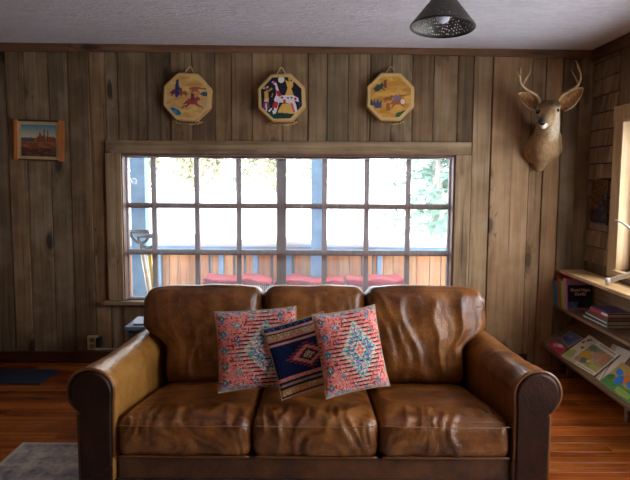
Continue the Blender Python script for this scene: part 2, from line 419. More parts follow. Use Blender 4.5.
def glassmat(name, blend, film=0.0, col=(1, 1, 1, 1)):
    t = NT(name); t.t.nodes.remove(t.b)
    tr = t.n('ShaderNodeBsdfTransparent', {'Color': col}).outputs[0]
    gl = t.n('ShaderNodeBsdfGlossy', {'Roughness': .02}).outputs[0]
    fc = t.n('ShaderNodeLayerWeight', {'Blend': .5}).outputs['Facing']
    lw = t.math('ADD', t.math('MULTIPLY', t.math('POWER', fc, 5.0), .9 * blend), .04 * blend)
    s = t.n('ShaderNodeMixShader', {0: lw, 1: tr, 2: gl}).outputs[0]
    if film:
        tl = t.n('ShaderNodeBsdfTranslucent', {'Color': (.86, .92, 1, 1)}).outputs[0]
        s = t.n('ShaderNodeMixShader', {0: film, 1: s, 2: tl}).outputs[0]
    t.link(s, t.out.inputs[0]); return t.m
M_glass = glassmat('window_glass', 1.0, 0, (.97, .985, 1, 1))
M_film = glassmat('clear_plastic_film', .6, .08)
bm = NB(); box(bm, gx0 - .004, gx1 + .004, YS + .001, YS + .004, gz0 - .004, gz1 + .004)
bmesh.ops.delete(bm, geom=[f for f in bm.faces if abs(f.normal.y) < .5 or f.calc_center_median().y > YS + .002], context='FACES')
obj('glass', bm, M_glass, win)
# clear draught film stretched over the opening, with a wavy taped top edge
bm = NB(); n = 60; top = []; bot = []
for i in range(n + 1):
    u = i / n; x = sx0 + .004 + (sx1 - sx0 - .008) * u
    zt_ = sz1 - .006 - .02 * abs(nz(u * 5, 3.1)) - .012 * math.sin(u * math.pi)
    top.append(bm.verts.new((x, .012 + .006 * nz(u * 9, .3), zt_))); bot.append(bm.verts.new((x, .012, sz0 + .004)))
for i in range(n): bm.faces.new((bot[i], bot[i + 1], top[i + 1], top[i]))
tp = [v.co.copy() for v in top]
obj('draught_film', bm, M_film, win, smooth=True)
bm = NB(); tube(bm, tp, .0035, 6)
obj('film_tape', bm, plain('white_tape', S(214, 206, 204), .35), win, smooth=True)

# ------------------------------------------------------------------ right windows
M_redsash = wood('red_sash_wood', S(92, 44, 30), S(128, 66, 46), S(150, 86, 62), 'z', .5, .98)
def side_window(name, y0, y1, z0, z1, ycas, nmid):
    w2 = bpy.data.objects.new(name, None); COL.objects.link(w2); w2.location = (XR + .05, y0, z0); w2['kind'] = 'structure'
    bm = NB()
    box(bm, XR - .028, XR + .012, y0 + .004, ycas, z0 - .06, z1 + .09, .003); box(bm, XR - .028, XR + .012, y1 - .1, y1 - .004, z0 - .06, z1 + .09, .003)
    box(bm, XR - .03, XR + .012, y1 - .11, ycas + .01, z1, z1 + .1, .003)
    obj('casing', bm, M_pinez, w2)
    bm = NB(); box(bm, XR - .028, XR + .14, y0 - .018, y0, z0, z1); box(bm, XR - .028, XR + .14, y1, y1 + .018, z0, z1)
    box(bm, XR - .028, XR + .14, y1 + .018, y0 - .018, z1 - .018, z1)
    obj('jamb', bm, M_pinez, w2)
    bm = NB(); box(bm, XR - .05, XR + .14, y1, y0, z0 - .03, z0, .003); obj('window_sill', bm, M_pine, w2)
    bm = NB(); xs = XR + .07; ya, yb = y1 + .018, y0 - .018
    R_ = [(ya, ya + .06, z0, z1 - .018), (yb - .06, yb, z0, z1 - .018), (ya + .06, yb - .06, z0, z0 + .06), (ya + .06, yb - .06, z1 - .078, z1 - .018)]
    for k in range(nmid): yc = ya + (yb - ya) * (k + 1) / (nmid + 1); R_.append((yc - .025, yc + .025, z0 + .06, z1 - .078))
    for Y0, Y1, Z0, Z1 in R_: box(bm, xs, xs + .04, Y0, Y1, Z0, Z1, .003)
    obj('sash', bm, M_redsash, w2)
    bm = NB(); v_ = [bm.verts.new(p) for p in ((xs + .02, ya + .05, z0 + .05), (xs + .02, yb - .05, z0 + .05), (xs + .02, yb - .05, z1 - .07), (xs + .02, ya + .05, z1 - .07))]; bm.faces.new(v_)
    obj('glass', bm, M_glass, w2)
yc0 = onx(614.5, 190, XR).y
side_window('window_2', wy0, wy1, wz0, wz1, yc0, 1)
side_window('fill_window', vy0, vy1, vz0, vz1, vy0 + .1, 0)

# ------------------------------------------------------------------ sofa
def rbox(hx, hy, hz, r, sx, sy, sz, fn=None):
    """rounded box with a fine even grid; fn(p, q) returns the moved point (q: cube coordinates -1..1)."""
    bm = NB(); cache = {}
    def vert(q):
        k = (round(q[0], 5), round(q[1], 5), round(q[2], 5))
        if k in cache: return cache[k]
        p = Vector((q[0] * hx, q[1] * hy, q[2] * hz))
        c = Vector((max(-hx + r, min(hx - r, p.x)), max(-hy + r, min(hy - r, p.y)), max(-hz + r, min(hz - r, p.z))))
        d = p - c
        p = c + d.normalized() * r if d.length > 1e-9 else p
        nrm = d.normalized() if d.length > 1e-9 else Vector((0, 0, 1))
        if fn: p = fn(p, Vector(q), nrm)
        cache[k] = bm.verts.new(p); return cache[k]
    def g(n): return [math.sin((-1 + 2 * i / n) * math.pi / 2 * .82) / math.sin(math.pi / 2 * .82) for i in range(n + 1)]
    gx, gy, gz = g(sx), g(sy), g(sz)
    for s in (-1, 1):
        for A, B, mk in ((gy, gz, lambda a, b: (s, a, b)), (gx, gz, lambda a, b: (a, s, b)), (gx, gy, lambda a, b: (a, b, s))):
            for i in range(len(A) - 1):
                for j in range(len(B) - 1):
                    q = [mk(A[i], B[j]), mk(A[i + 1], B[j]), mk(A[i + 1], B[j + 1]), mk(A[i], B[j + 1])]
                    try: bm.faces.new([vert(x) for x in q])
                    except ValueError: pass
    return bm
def ridge(v, p=3.0): return (1 - abs(v)) ** p
sofa = thing('leather_sofa', 'worn brown leather three-seat sofa with rolled arms below the window', 'sofa', (0, -1.65, 0))
YFR, YBK = -2.16, -1.13           # arm front, frame back
SEATX = [-.928, -.292, .306, .928]
# seat cushions
def seat(i, seed):
    x0, x1 = SEATX[i] + .003, SEATX[i + 1] - .003
    hx, hy, hz = (x1 - x0) / 2, .385, .092
    def fn(p, q, n):
        p = p.copy()
        # seat plumpness: crowned top, bulging front
        cr = max(0, (1 - q.x ** 4)) * max(0, (1 - q.y ** 4))
        if q.z > 0: p.z += .026 * cr * q.z
        X, Y, Z = p.x + seed * 3.1, p.y, p.z
        fr = max(0.0, min(1.0, (-q.y - .45) / .4))            # towards the front edge
        side = max(0, 1 - q.x ** 6)
        w = ridge(nz(X * 17 + 2.5 * nz(X * 6, Z * 7, seed), Z * 5 + Y * 3, seed), 3.2) - .3
        w2_ = nz(X * 7, Y * 6 + Z * 4, seed + 5)
        if q.y < -.6 and q.z > -.9: p += n * (.017 * w * side * fr + .006 * w2_ * fr) * (1 - .3 * abs(q.z))
        if q.z > .5:
            a = ridge(nz(X * 8 + Y * 5, Y * 11 - X * 3, seed + 2), 4) - .2
            p.z += (.007 * a + .009 * w2_) * side * max(0, 1 - q.y ** 6) + .010 * w * fr * side
            p.z -= .012 * max(0, q.y) 
        if q.y < -.9: p.y -= .02 * (1 - q.x ** 4) * (1 - q.z ** 2)
        sg = -1 if i == 0 else 1 if i == 2 else 0
        p.x -= sg * .08 * (q.y + 1) / 2 * max(0, q.x * sg)
        return p
    bm = rbox(hx, hy, hz, .045, 72, 60, 22, fn)
    bm.transform(Matrix.Translation(((x0 + x1) / 2, -2.145, .283)) @ Matrix.Rotation(R(-4), 4, 'X') @ Matrix.Translation((0, hy, 0)))
    s = obj('seat_cushion', bm, M_leather, sofa, smooth=True)
    bm = NB()     # stitched seam along the front top edge and lower welt
    pts_ = []
    for k in range(41):
        u = -1 + 2 * k / 40
        pts_.append(((x0 + x1) / 2 + hx * .965 * u, -2.147 - .012 * (1 - u ** 4) - .001, .283 + .066 + .004 * nz(u * 4, seed)))
    tube(bm, pts_, .0022, 6)
    obj('stitching', bm, M_seam, s, smooth=True)
    bm = NB(); pts_ = [((x0 + x1) / 2 + hx * .97 * (-1 + 2 * k / 30), -2.143 - .004 * (1 - (-1 + 2 * k / 30) ** 4), .283 - .086) for k in range(31)]
    tube(bm, pts_, .006, 8); obj('piping', bm, M_pipe, s, smooth=True)
for i in range(3): seat(i, i * 2.7 + 1)
# back cushions
BX = [-.992, -.297, .292, .992]
def back(i, seed):
    x0, x1 = BX[i] + .003, BX[i + 1] - .003
    hx, hy, hz = (x1 - x0) / 2, .125, .285
    def fn(p, q, n):
        p = p.copy(); X, Z = p.x + seed * 2.3, p.z
        cr = max(0, 1 - q.x ** 4) * max(0, 1 - q.z ** 4)
        if q.y < 0: p.y -= .035 * cr
        side = max(0, 1 - q.x ** 6)
        dr = ridge(nz(X * 6.5 + .9 * Z * (1 if i == 2 else -.6) + .6 * nz(X * 3, Z * 4, seed), Z * 2.2, seed), 3.5) - .25
        dr2 = ridge(nz(X * 15 + 1.6 * Z, Z * 4, seed + 9), 3) - .3
        if q.y < -.2:
            k = side * max(0, 1 - q.z ** 4)
            p.y -= ((.019 if i == 2 else .011) * dr + .006 * dr2 + .013 * nz(X * 4, Z * 5, seed + 4)) * k
        if q.z > .6:
            p.z += .006 * nz(X * 9, p.y * 9, seed) + .012 * (1 - q.x ** 2) * (q.z - .6)
            sag = max(0, q.x * (1 if i == 2 else -1 if i == 0 else 0)) ** 5
            p.z -= .035 * sag
        sg = -1 if i == 0 else 1 if i == 2 else 0
        lo = max(0, min(1, (.22 - q.z) / .5)); p.x -= sg * .135 * lo * lo * (3 - 2 * lo) * max(0, q.x * sg)
        return p
    bm = rbox(hx, hy, hz, .065, 72, 20, 64, fn)
    bm.transform(Matrix.Translation(((x0 + x1) / 2, -1.355, .582)) @ Matrix.Rotation(R(-11), 4, 'X'))
    b_ = obj('back_cushion', bm, M_leather, sofa, smooth=True)
    return b_
for i in range(3): back(i, i * 3.3 + .4)
# frame
bm = NB(); box(bm, -.925, .925, -2.125, -1.2, .075, .188, .012); obj('base_rail', bm, M_leatherm, sofa)
bm = NB(); box(bm, -.99, .99, -1.215, YBK, .08, .80, .03); obj('back_frame', bm, M_leatherm, sofa, smooth=False)
# arms
def arm(sgn):
    xin = SEATX[3] + .004 if sgn > 0 else SEATX[0] - .004
    cx_, cz_, rr = .098, .512, .106
    prof = [(0.004, .08), (0.0, .2), (-.002, .36), (-.004, .46)]
    for k in range(0, 27):
        a = R(186 - k * (186 + 62) / 26); prof.append((cx_ + rr * math.cos(a), cz_ + rr * math.sin(a)))
    prof += [(.157, .40), (.157, .3), (.157, .2), (.157, .08)]
    ny = 44; bm = NB(); rings = []
    for j in range(ny + 1):
        v = j / ny; y = YFR + .012 + (YBK + .03 - YFR - .012) * v
        sag = -.012 * math.sin(min(1, v * 1.2) * math.pi) + .006 * v
        seam = -.007 * math.exp(-((v - .42) / .012) ** 2)
        ring = []
        for (x, z) in prof:
            up = max(0.0, (z - .3) / .33)
            wob = .005 * nz(x * 9, y * 7, z * 9 + sgn * 5) * up + .004 * (ridge(nz(y * 16 + x * 6, z * 6, sgn), 3) - .3) * up
            dx, dz = x - cx_, z - cz_
            L = math.hypot(dx, dz) or 1
            e = (wob + seam * (1 if z > .42 else .0))
            ring.append(bm.verts.new((xin + sgn * (x + dx / L * e - .075 * v), y, z + (sag - .025 * v) * up + dz / L * e * (1 if z > .4 else 0))))
        rings.append(ring)
    n_ = len(prof)
    for A, B in zip(rings, rings[1:]):
        for k in range(n_ - 1): bm.faces.new((A[k], A[k + 1], B[k + 1], B[k]))
    bm.faces.new(rings[0]); bm.faces.new(rings[-1][::-1])
    a_ = obj('arm', bm, M_leather_lit if sgn < 0 else M_leather, sofa, smooth=True)
    if sgn < 0: a_['label'] = 'leather arm coloured lighter as if lit from the right'
    sc_ = .93
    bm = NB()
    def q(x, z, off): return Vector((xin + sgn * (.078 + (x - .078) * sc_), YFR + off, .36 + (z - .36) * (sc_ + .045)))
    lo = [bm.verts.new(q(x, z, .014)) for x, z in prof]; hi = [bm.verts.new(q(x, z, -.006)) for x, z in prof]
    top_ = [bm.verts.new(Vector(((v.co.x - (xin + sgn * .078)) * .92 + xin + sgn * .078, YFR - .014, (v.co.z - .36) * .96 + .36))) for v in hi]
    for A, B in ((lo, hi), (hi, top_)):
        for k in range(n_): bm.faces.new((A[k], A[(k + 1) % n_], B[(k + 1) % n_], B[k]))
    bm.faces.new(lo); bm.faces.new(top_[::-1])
    p_ = obj('front_panel', bm, M_leather_shade, a_)
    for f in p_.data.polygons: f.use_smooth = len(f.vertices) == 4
    bm = NB(); tube(bm, [(xin + sgn * x, YFR + .004, z) for x, z in prof[1:]], .008, 8)
    obj('piping', bm, M_pipe, a_, smooth=True)
arm(-1); arm(1)
RUGZ = .009
for (fx, fy) in ((-.98, -2.08), (.97, -2.08), (-.98, -1.2), (.97, -1.2)):
    bm = NB(); z0 = RUGZ if fy < -1.3 else .0005
    bm2 = NB(); lathe(bm2, [(.028, z0), (.032, z0 + .01), (.04, .082)], 16, True); bm2.transform(Matrix.Translation((fx, fy, 0))); join(bm, bm2)
    obj('foot', bm, M_blackfoot, sofa, smooth=False)

# ------------------------------------------------------------------ cushions (kilim)
PK = dict(coral=S(246, 138, 126), pink=S(248, 178, 166), red=S(196, 66, 60), cream=S(228, 214, 188), teal=S(104, 168, 180), blue=S(74, 116, 172), navy=S(30, 40, 82),
          black=S(54, 44, 56), ochre=S(206, 160, 84), maroon=S(110, 36, 44), green=S(96, 130, 96), lav=S(150, 140, 180), tan=S(182, 150, 112))
def rnd2(i, j, s=0): return (math.sin(i * 127.1 + j * 311.7 + s * 74.7) * 43758.5453) % 1.0
def diamond_field(cu, cv, ru, rv):
    def f(u, v, i, j):
        r = rnd2(i, j); row = j % 3
        d = abs(u - cu) / ru + abs(v - cv) / rv
        d = round(d * 14) / 14
        if d < .20: c = PK['coral'] if (abs(u - cu) + abs(v - cv)) > .05 else PK['cream']
        elif d < .28: c = PK['cream'] if r < .6 else PK['pink']
        elif d < .34: c = PK['black'] if row == 0 else PK['teal']
        elif d < .62: c = PK['teal'] if r < .3 else PK['blue'] if r < .55 else PK['cream'] if r < .75 else PK['pink']
        elif d < .74: c = PK['cream'] if r < .7 else PK['teal']
        elif d < 1.05: c = (PK['black'] if row == 0 else PK['cream'] if row == 1 and r < .5 else PK['coral'])
        else:
            c = PK['coral'] if r < .55 else PK['pink'] if r < .85 else PK['red']
            # small scattered star motifs
            gu, gv = ((u + 1.03) % .36) - .18, ((v + 1.0 + .18 * (int((u + 1.03) / .36) % 2)) % .40) - .20
            dd = abs(gu) / .10 + abs(gv) / .09
            if dd < .45: c = PK['cream'] if rnd2(int((u + 2) / .36), int((v + 2) / .4), 3) < .5 else PK['ochre']
            elif dd < 1: c = PK['teal'] if rnd2(int((u + 2) / .36), int((v + 2) / .4), 5) < .6 else PK['green'] if rnd2(int((u + 2) / .36), int((v + 2) / .4), 7) < .5 else PK['blue']
            if row == 0 and 1 < d < 1.5 and r < .3: c = PK['red']
            if abs(v) > .9: c = PK['lav'] if r < .25 else PK['pink'] if r < .7 else PK['teal']
        if row == 0 and d < 1.3 and r < .75: c = tuple(x * .5 for x in c[:3]) + (1,)
        if row == 2 and r > .8: c = tuple(x * .72 for x in c[:3]) + (1,)
        return c
    return f
def kilim_blue(u, v, i, j):
    r = rnd2(i, j)
    if v > .86: return PK['navy'] if r < .7 else PK['blue']
    if v > .80: return PK['pink']
    if v > .76: return PK['black']
    if v > .62: return PK['ochre'] if r < .6 else PK['cream']
    if v > .56: return PK['coral'] if r < .7 else PK['pink']
    if v > .50: return PK['black']
    if v > .44: return PK['pink']
    if v < -.92: return PK['maroon']
    if v < -.76: return PK['ochre'] if r < .65 else PK['cream'] if r < .8 else PK['coral']
    if v < -.70: return PK['black']
    if v < -.62: return PK['lav'] if r < .5 else PK['ochre']
    if v < -.56: return PK['black']
    if v < -.46: return PK['coral'] if r < .75 else PK['pink']
    d = abs(u - .15) / .80 + abs(v + .02) / .42; d = round(d * 12) / 12
    if d < .3: return PK['cream'] if r < .6 else PK['green']
    if d < .42: return PK['maroon']
    if d < .75: return PK['coral'] if (j % 2) else PK['pink']
    if d < 1: return PK['red'] if j % 2 else PK['navy']
    return PK['navy'] if r < .75 else S(40, 54, 100)
def pillow(name, label, w, h, t, design, back_c, loc, rot, n=60):
    root = thing(name, label, 'cushion', loc, None, rot)
    bm = NB(); fr = {}; bk = {}
    def shape(u, v, s):
        pin = .05
        x = w / 2 * u * (1 - pin * (1 - abs(v) ** 2.5)); z = h / 2 * v * (1 - pin * (1 - abs(u) ** 2.5))
        th = t / 2 * (max(0, 1 - u ** 2) ** .5) * (max(0, 1 - v ** 2) ** .5)
        th = th * (1 + .12 * nz(u * 2.2, v * 2.2, w * 40 + s)) 
        return Vector((x, s * th, z))
    for i in range(n + 1):
        for j in range(n + 1):
            u, v = -1 + 2 * i / n, -1 + 2 * j / n
            fr[i, j] = bm.verts.new(shape(u, v, -1))
            bk[i, j] = fr[i, j] if i in (0, n) or j in (0, n) else bm.verts.new(shape(u, v, 1))
    cols_ = []
    for i in range(n):
        for j in range(n):
            f = bm.faces.new((fr[i, j], fr[i + 1, j], fr[i + 1, j + 1], fr[i, j + 1]))
            cols_.append((f, design(-1 + (2 * i + 1) / n, -1 + (2 * j + 1) / n, i, j)))
            f = bm.faces.new((bk[i, j], bk[i, j + 1], bk[i + 1, j + 1], bk[i + 1, j]))
            cols_.append((f, back_c))
    paint(bm, cols_)
    obj('cover', bm, M_kilim, root, smooth=True, world=False)
    bm = NB(); rim = [shape(-1 + 2 * k / 30, -1, 0) for k in range(30)] + [shape(1, -1 + 2 * k / 30, 0) for k in range(30)] + \
        [shape(1 - 2 * k / 30, 1, 0) for k in range(30)] + [shape(-1, 1 - 2 * k / 30, 0) for k in range(30)]
    tube(bm, rim, .004, 6, closed=True)
    obj('edge_seam', bm, plain(name + '_seam', tuple(back_c[:3]) + (1,), .9), root, smooth=True, world=False)
    return root
pillow('kilim_cushion', 'coral and teal kilim cushion standing on the left seat of the sofa', .42, .405, .15, diamond_field(.22, -.02, .80, 1.0), PK['tan'], at(258, 348.5, -1.835), (R(-17), R(-2.5), R(9)))
pillow('kilim_cushion', 'navy striped kilim cushion with red stepped diamond between two coral cushions', .32, .36, .11, kilim_blue, PK['tan'], at(303, 355, -1.905), (R(-19), R(-14), R(12)))
pillow('kilim_cushion', 'pink and blue kilim cushion leaning just right of the navy one', .335, .40, .15, diamond_field(.10, 0, .80, 1.0), PK['tan'], at(351, 350.5, -1.985), (R(-17), R(-4.5), R(21)))
# ------------------------------------------------------------------ painted hand drums
RIMW = S(176, 124, 62)
M_hide = plain('rawhide', S(196, 150, 84), .55, var=.2, scale=14)
M_thong = plain('rawhide_thong', S(206, 172, 120), .6)
def octr(a): # octagon boundary radius (flat top), circumradius 1
    return math.cos(math.pi / 8) / math.cos(((a + math.pi / 8) % (math.pi / 4)) - math.pi / 8)
def drum(cx_, cy_, label, painter, tilt=0, rad=.198):
    c = at(cx_, cy_, -.075); root = thing('hand_drum', label, 'drum', (c.x, -.001, c.z), 'painted hand drums on the wall')
    root.rotation_euler = (0, R(tilt), 0)
    D = .078
    ang = [math.pi / 8 + k * math.pi / 4 + math.pi / 8 * 0 for k in range(8)]
    bm = NB(); rings = []
    for rr, y in ((rad * .93, -.004), (rad, -.006), (rad * 1.005, -D + .012), (rad * .985, -D + .003), (rad * .95, -D)):
        rings.append([bm.verts.new((rr * math.cos(a), y, rr * math.sin(a))) for a in ang])
    for A, B in zip(rings, rings[1:]):
        for k in range(8): bm.faces.new((A[k], A[(k + 1) % 8], B[(k + 1) % 8], B[k]))
    bm.faces.new(rings[0]); bm.faces.new(rings[-1][::-1])
    es = [e for e in bm.edges if abs((e.verts[0].co - e.verts[1].co).y) > .02]
    bmesh.ops.bevel(bm, geom=es, offset=.006, segments=2, affect='EDGES')
    obj('drum_frame', bm, M_hide, root, world=False)
    bm = NB(); nr, na = 40, 128; g = []; cols_ = []
    for i in range(nr + 1):
        ring = []
        for k in range(na):
            a = 2 * math.pi * k / na + 1e-5; r = rad * .945 * (i / nr) * octr(a)
            ring.append((r * math.cos(a), r * math.sin(a)))
        g.append([bm.verts.new((x, -D - .0015 - .001 * math.cos(i / nr * 1.5), z)) for x, z in ring] if i else [bm.verts.new((0, -D - .0025, 0))])
    for i in range(nr):
        for k in range(na):
            k2 = (k + 1) % na
            vs = (g[0][0], g[1][k], g[1][k2]) if i == 0 else (g[i][k], g[i + 1][k], g[i + 1][k2], g[i][k2])
            f = bm.faces.new(vs); m = f.calc_center_median(); cols_.append((f, painter(m.x / .198, m.z / .198) if i < nr - 4 else S(214, 176, 116)))
    paint(bm, cols_)
    obj('painted_skin', bm, M_paint, root, world=False)
    bm = NB(); tube(bm, smoothline([(-.035, -.035, rad * .9), (-.022, -.03, rad * 1.04), (.0, -.022, rad * 1.19), (.014, -.02, rad * 1.17), (.03, -.03, rad * 1.0), (.042, -.035, rad * .9)], 5), .0045, 6)
    obj('hanging_loop', bm, M_thong, root, smooth=True, world=False)
    bm = NB()
    for q in range(9):
        x = -.10 + q * .025; z = -rad * .935 + (.05 * max(0, abs(x) - .075) * 8)
        tube(bm, smoothline([(x - .01, -.01, z), (x - .008, -.03, z - .008), (x + .004, -.055, z - .010), (x + .01, -.03, z - .012), (x + .012, -.008, z)], 4), .0035, 5)
    tube(bm, smoothline([(-.10, -.02, -rad * .94), (-.06, -.035, -rad * 1.02), (-.02, -.03, -rad * .97), (.03, -.035, -rad * 1.03), (.1, -.02, -rad * .94)], 5), .004, 5)
    obj('lacing', bm, M_thong, root, smooth=True, world=False)
def crop2uv(pts, ox, oy, cx_, cy_, s=8.73, r=24.8):
    return [((x / s + ox - cx_) / r, -((y / s + oy - cy_) / r)) for x, y in pts]
def layers(lst, bg):
    def f(u, v):
        for P, c in reversed(lst):
            if inpoly(u, v, P): return c
        return bg(u, v) if callable(bg) else bg
    return f
def disc(cx_, cy_, r, n=14, sx=1.0): return [(cx_ + sx * r * math.cos(2 * math.pi * k / n), cy_ + r * math.sin(2 * math.pi * k / n)) for k in range(n)]
def hidebg(c1, c2, s):
    def f(u, v):
        k = max(0, min(1, .5 + .9 * fbm(u * 2 + s, v * 5, s)))
        return tuple(a * (1 - k) + b * k for a, b in zip(c1, c2))
    return f
def L1(p): return crop2uv(p, 165, 70, 187, 97)
def horse(x, y, s, fl=1):           # a small generic galloping horse outline, crop pixels
    P = [(-34, -2), (-20, -16), (6, -14), (22, -30), (36, -26), (44, -14), (30, -10), (26, 6), (44, 18), (40, 26), (16, 12), (-12, 14), (-30, 32), (-38, 30), (-26, 10), (-50, 16)]
    return [(x + fl * a * s, y + b * s) for a, b in P]
dk1 = S(120, 44, 44); bl1 = S(44, 52, 104)
p1 = layers([(L1(horse(100, 200, 1.25)), S(120, 40, 56)), (L1([(98, 100), (118, 92), (122, 150), (140, 190), (110, 248), (96, 240), (88, 180)]), bl1), (L1(horse(160, 205, .95, -1)), S(146, 70, 56)),
             (L1(horse(238, 275, 1.6)), S(150, 58, 54)), (L1([(226, 200), (250, 205), (262, 262), (222, 262)]), S(112, 44, 70)), (L1(horse(258, 176, 1.0)), S(168, 92, 72)),
             (L1([(205, 160), (250, 148), (352, 156), (352, 168), (260, 164), (210, 174)]), S(150, 84, 64)),
             (L1([(300, 205), (330, 182), (370, 190), (372, 220), (330, 224)]), S(38, 84, 106)), (L1([(290, 262), (360, 262), (372, 320), (330, 300)]), S(206, 156, 116)),
             (L1([(45, 335), (80, 328), (125, 345), (152, 372), (135, 392), (105, 388), (80, 365), (55, 358)]), S(36, 104, 150)), (L1([(72, 350), (110, 352), (118, 378), (92, 372)]), S(60, 150, 190)),
             (L1([(140, 330), (178, 300), (190, 306), (160, 336)]), S(150, 96, 60)), (L1([(300, 290), (350, 330), (338, 336), (292, 300)]), S(156, 100, 64))], hidebg(S(190, 138, 70), S(226, 184, 110), 1.0))
def L2(p): return crop2uv(p, 255, 70, 281.5, 98)
p2 = layers([(L2([(30, 385), (210, 352), (440, 392), (440, 470), (30, 470)]), S(24, 62, 48)),
             (L2([(210, 330), (240, 290), (350, 300), (370, 384), (195, 364)]), S(226, 176, 84)),
             (L2([(268, 92), (290, 110), (318, 110), (338, 96), (330, 150), (318, 170), (334, 232), (262, 224), (286, 165)]), S(232, 176, 84)), (L2([(290, 66), (310, 58), (330, 84), (318, 106), (296, 104)]), S(206, 160, 84)),
             (L2(disc(235, 95, 27)), S(232, 228, 206)),
             (L2([(152, 112), (172, 106), (196, 120), (216, 196), (236, 224), (330, 224), (372, 250), (376, 280), (340, 272), (366, 372), (350, 380), (322, 300), (250, 282), (214, 282), (176, 372), (152, 372), (180, 290), (168, 256), (190, 214), (184, 140)]), S(238, 220, 224)),
             (L2([(186, 178), (212, 186), (236, 222), (222, 236), (196, 226)]), S(196, 34, 50)), (L2([(170, 270), (206, 282), (190, 330), (150, 320)]), S(206, 36, 52)), (L2([(152, 108), (190, 112), (178, 126), (156, 122)]), S(220, 96, 130)),
             (L2([(242, 262), (262, 256), (268, 280), (250, 292)]), S(206, 50, 56)), (L2([(308, 286), (326, 296), (344, 372), (326, 360)]), S(216, 80, 110)), (L2(disc(348, 256, 11)), S(190, 40, 60)), (L2(disc(236, 242, 9)), S(60, 40, 50)), (L2(disc(286, 246, 8)), S(60, 50, 70)), (L2(disc(316, 246, 8)), S(60, 50, 70)),
             (L2([(88, 190), (120, 178), (124, 250), (92, 262)]), S(214, 160, 66)), (L2([(116, 184), (150, 156), (164, 166), (130, 192)]), S(196, 134, 60)), (L2(disc(104, 160, 17)), S(120, 92, 70)), (L2([(80, 158), (96, 146), (92, 168)]), S(220, 220, 220)), (L2([(108, 148), (122, 146), (124, 162)]), S(220, 220, 220)),
             (L2([(82, 250), (126, 244), (122, 276), (88, 274)]), S(226, 180, 172)), (L2([(80, 276), (102, 276), (92, 340), (66, 344)]), S(130, 44, 84)), (L2([(106, 276), (126, 276), (134, 346), (112, 346)]), S(120, 50, 90)), (L2([(92, 284), (106, 282), (108, 350), (96, 352)]), S(220, 216, 220)),
             (L2([(60, 338), (78, 338), (74, 350), (60, 350)]), S(226, 226, 226)), (L2([(118, 350), (146, 322), (150, 330), (130, 360)]), S(226, 226, 226)), (L2([(152, 352), (168, 340), (170, 370), (156, 378)]), S(226, 226, 226)),
             (L2([(146, 230), (160, 200), (164, 206), (152, 240)]), S(196, 150, 90)), (L2([(380, 262), (392, 290), (380, 330), (372, 300)]), S(50, 40, 84))], S(16, 20, 34))
def L3(p): return crop2uv(p, 365, 70, 390.5, 97)
p3 = layers([(L3([(190, 118), (280, 96), (360, 120), (380, 150), (300, 140), (200, 150)]), S(190, 132, 48)), (L3([(230, 70), (360, 84), (350, 100), (240, 92)]), S(196, 140, 54)),
             (L3(horse(128, 158, 1.1)), S(96, 74, 60)), (L3([(80, 170), (108, 130), (130, 136), (150, 110), (160, 150), (120, 190), (98, 196)]), S(52, 66, 60)), (L3([(160, 100), (186, 92), (192, 160), (166, 164)]), S(128, 64, 30)),
             (L3([(40, 260), (66, 256), (80, 300), (52, 310)]), S(34, 76, 40)), (L3([(70, 290), (86, 250), (100, 284), (118, 246), (128, 286), (148, 256), (148, 326), (96, 330)]), S(72, 72, 100)),
             (L3(horse(205, 250, 1.0)), S(150, 84, 40)), (L3([(186, 290), (212, 286), (226, 346), (186, 350)]), S(162, 84, 44)), (L3(horse(280, 280, 1.4)), S(156, 88, 60)), (L3([(240, 240), (262, 218), (290, 226), (296, 196), (306, 246), (280, 262), (250, 258)]), S(120, 104, 124)),
             (L3(disc(325, 272, 22, sx=.8)), S(226, 200, 176)), (L3([(262, 400), (275, 366), (330, 350), (366, 342), (350, 376), (310, 402)]), S(40, 84, 44)), (L3([(184, 430), (214, 384), (232, 386), (206, 430)]), S(214, 150, 70)),
             (L3([(290, 222), (380, 214), (384, 222), (300, 232)]), S(130, 84, 34))], hidebg(S(184, 122, 40), S(220, 166, 74), 2.0))
drum(187, 97, 'octagonal hand drum with running horses and a blue patch, left of the three', p1, 3)
drum(281.5, 98, 'octagonal hand drum painted black with a white moon and spotted pink horse', p2, -2)
drum(390.5, 97, 'octagonal hand drum of golden hide with riders and green bushes, nearest the deer head', p3, 0)

# ------------------------------------------------------------------ framed picture
c = at(39.3, 140.4, -.02); pic = thing('framed_picture', 'small desert landscape picture in a wooden frame on the left wall boards', 'picture', (c.x, -.0105, c.z))
pic.rotation_euler = (0, R(1.6), 0)
s_ = 1 / 125.0
M_frame = wood('orange_frame_wood', S(150, 84, 40), S(186, 112, 60), S(206, 136, 80), 'z', .4, .98, 60, (.95, 1.05))
M_framed = wood('dark_frame_wood', S(60, 36, 20), S(84, 50, 28), S(110, 68, 38), 'x', .4, .98, 60, (.95, 1.05))
W2, H2 = 24.2 * s_, 19.8 * s_
bm = NB(); box(bm, -W2, -W2 + .030, -.026, 0, -H2, H2, .003); obj('frame_side', bm, M_frame, pic, world=False)
bm = NB(); box(bm, W2 - .040, W2, -.026, 0, -H2, H2, .003); fr_ = obj('frame_side', bm, M_frame, pic, world=False)
bm = NB(); box(bm, -W2 + .03, W2 - .04, -.022, 0, H2 - .014, H2, .002); obj('frame_rail', bm, M_framed, pic, world=False)
bm = NB(); box(bm, -W2 + .03, W2 - .04, -.022, 0, -H2, -H2 + .012, .002); obj('frame_rail', bm, M_framed, pic, world=False)
bm = NB(); box(bm, -W2 + .028, W2 - .038, -.010, -.002, -H2 + .01, H2 - .012); obj('mat_board', bm, plain('cream_mat', S(186, 166, 122), .7), pic, world=False)
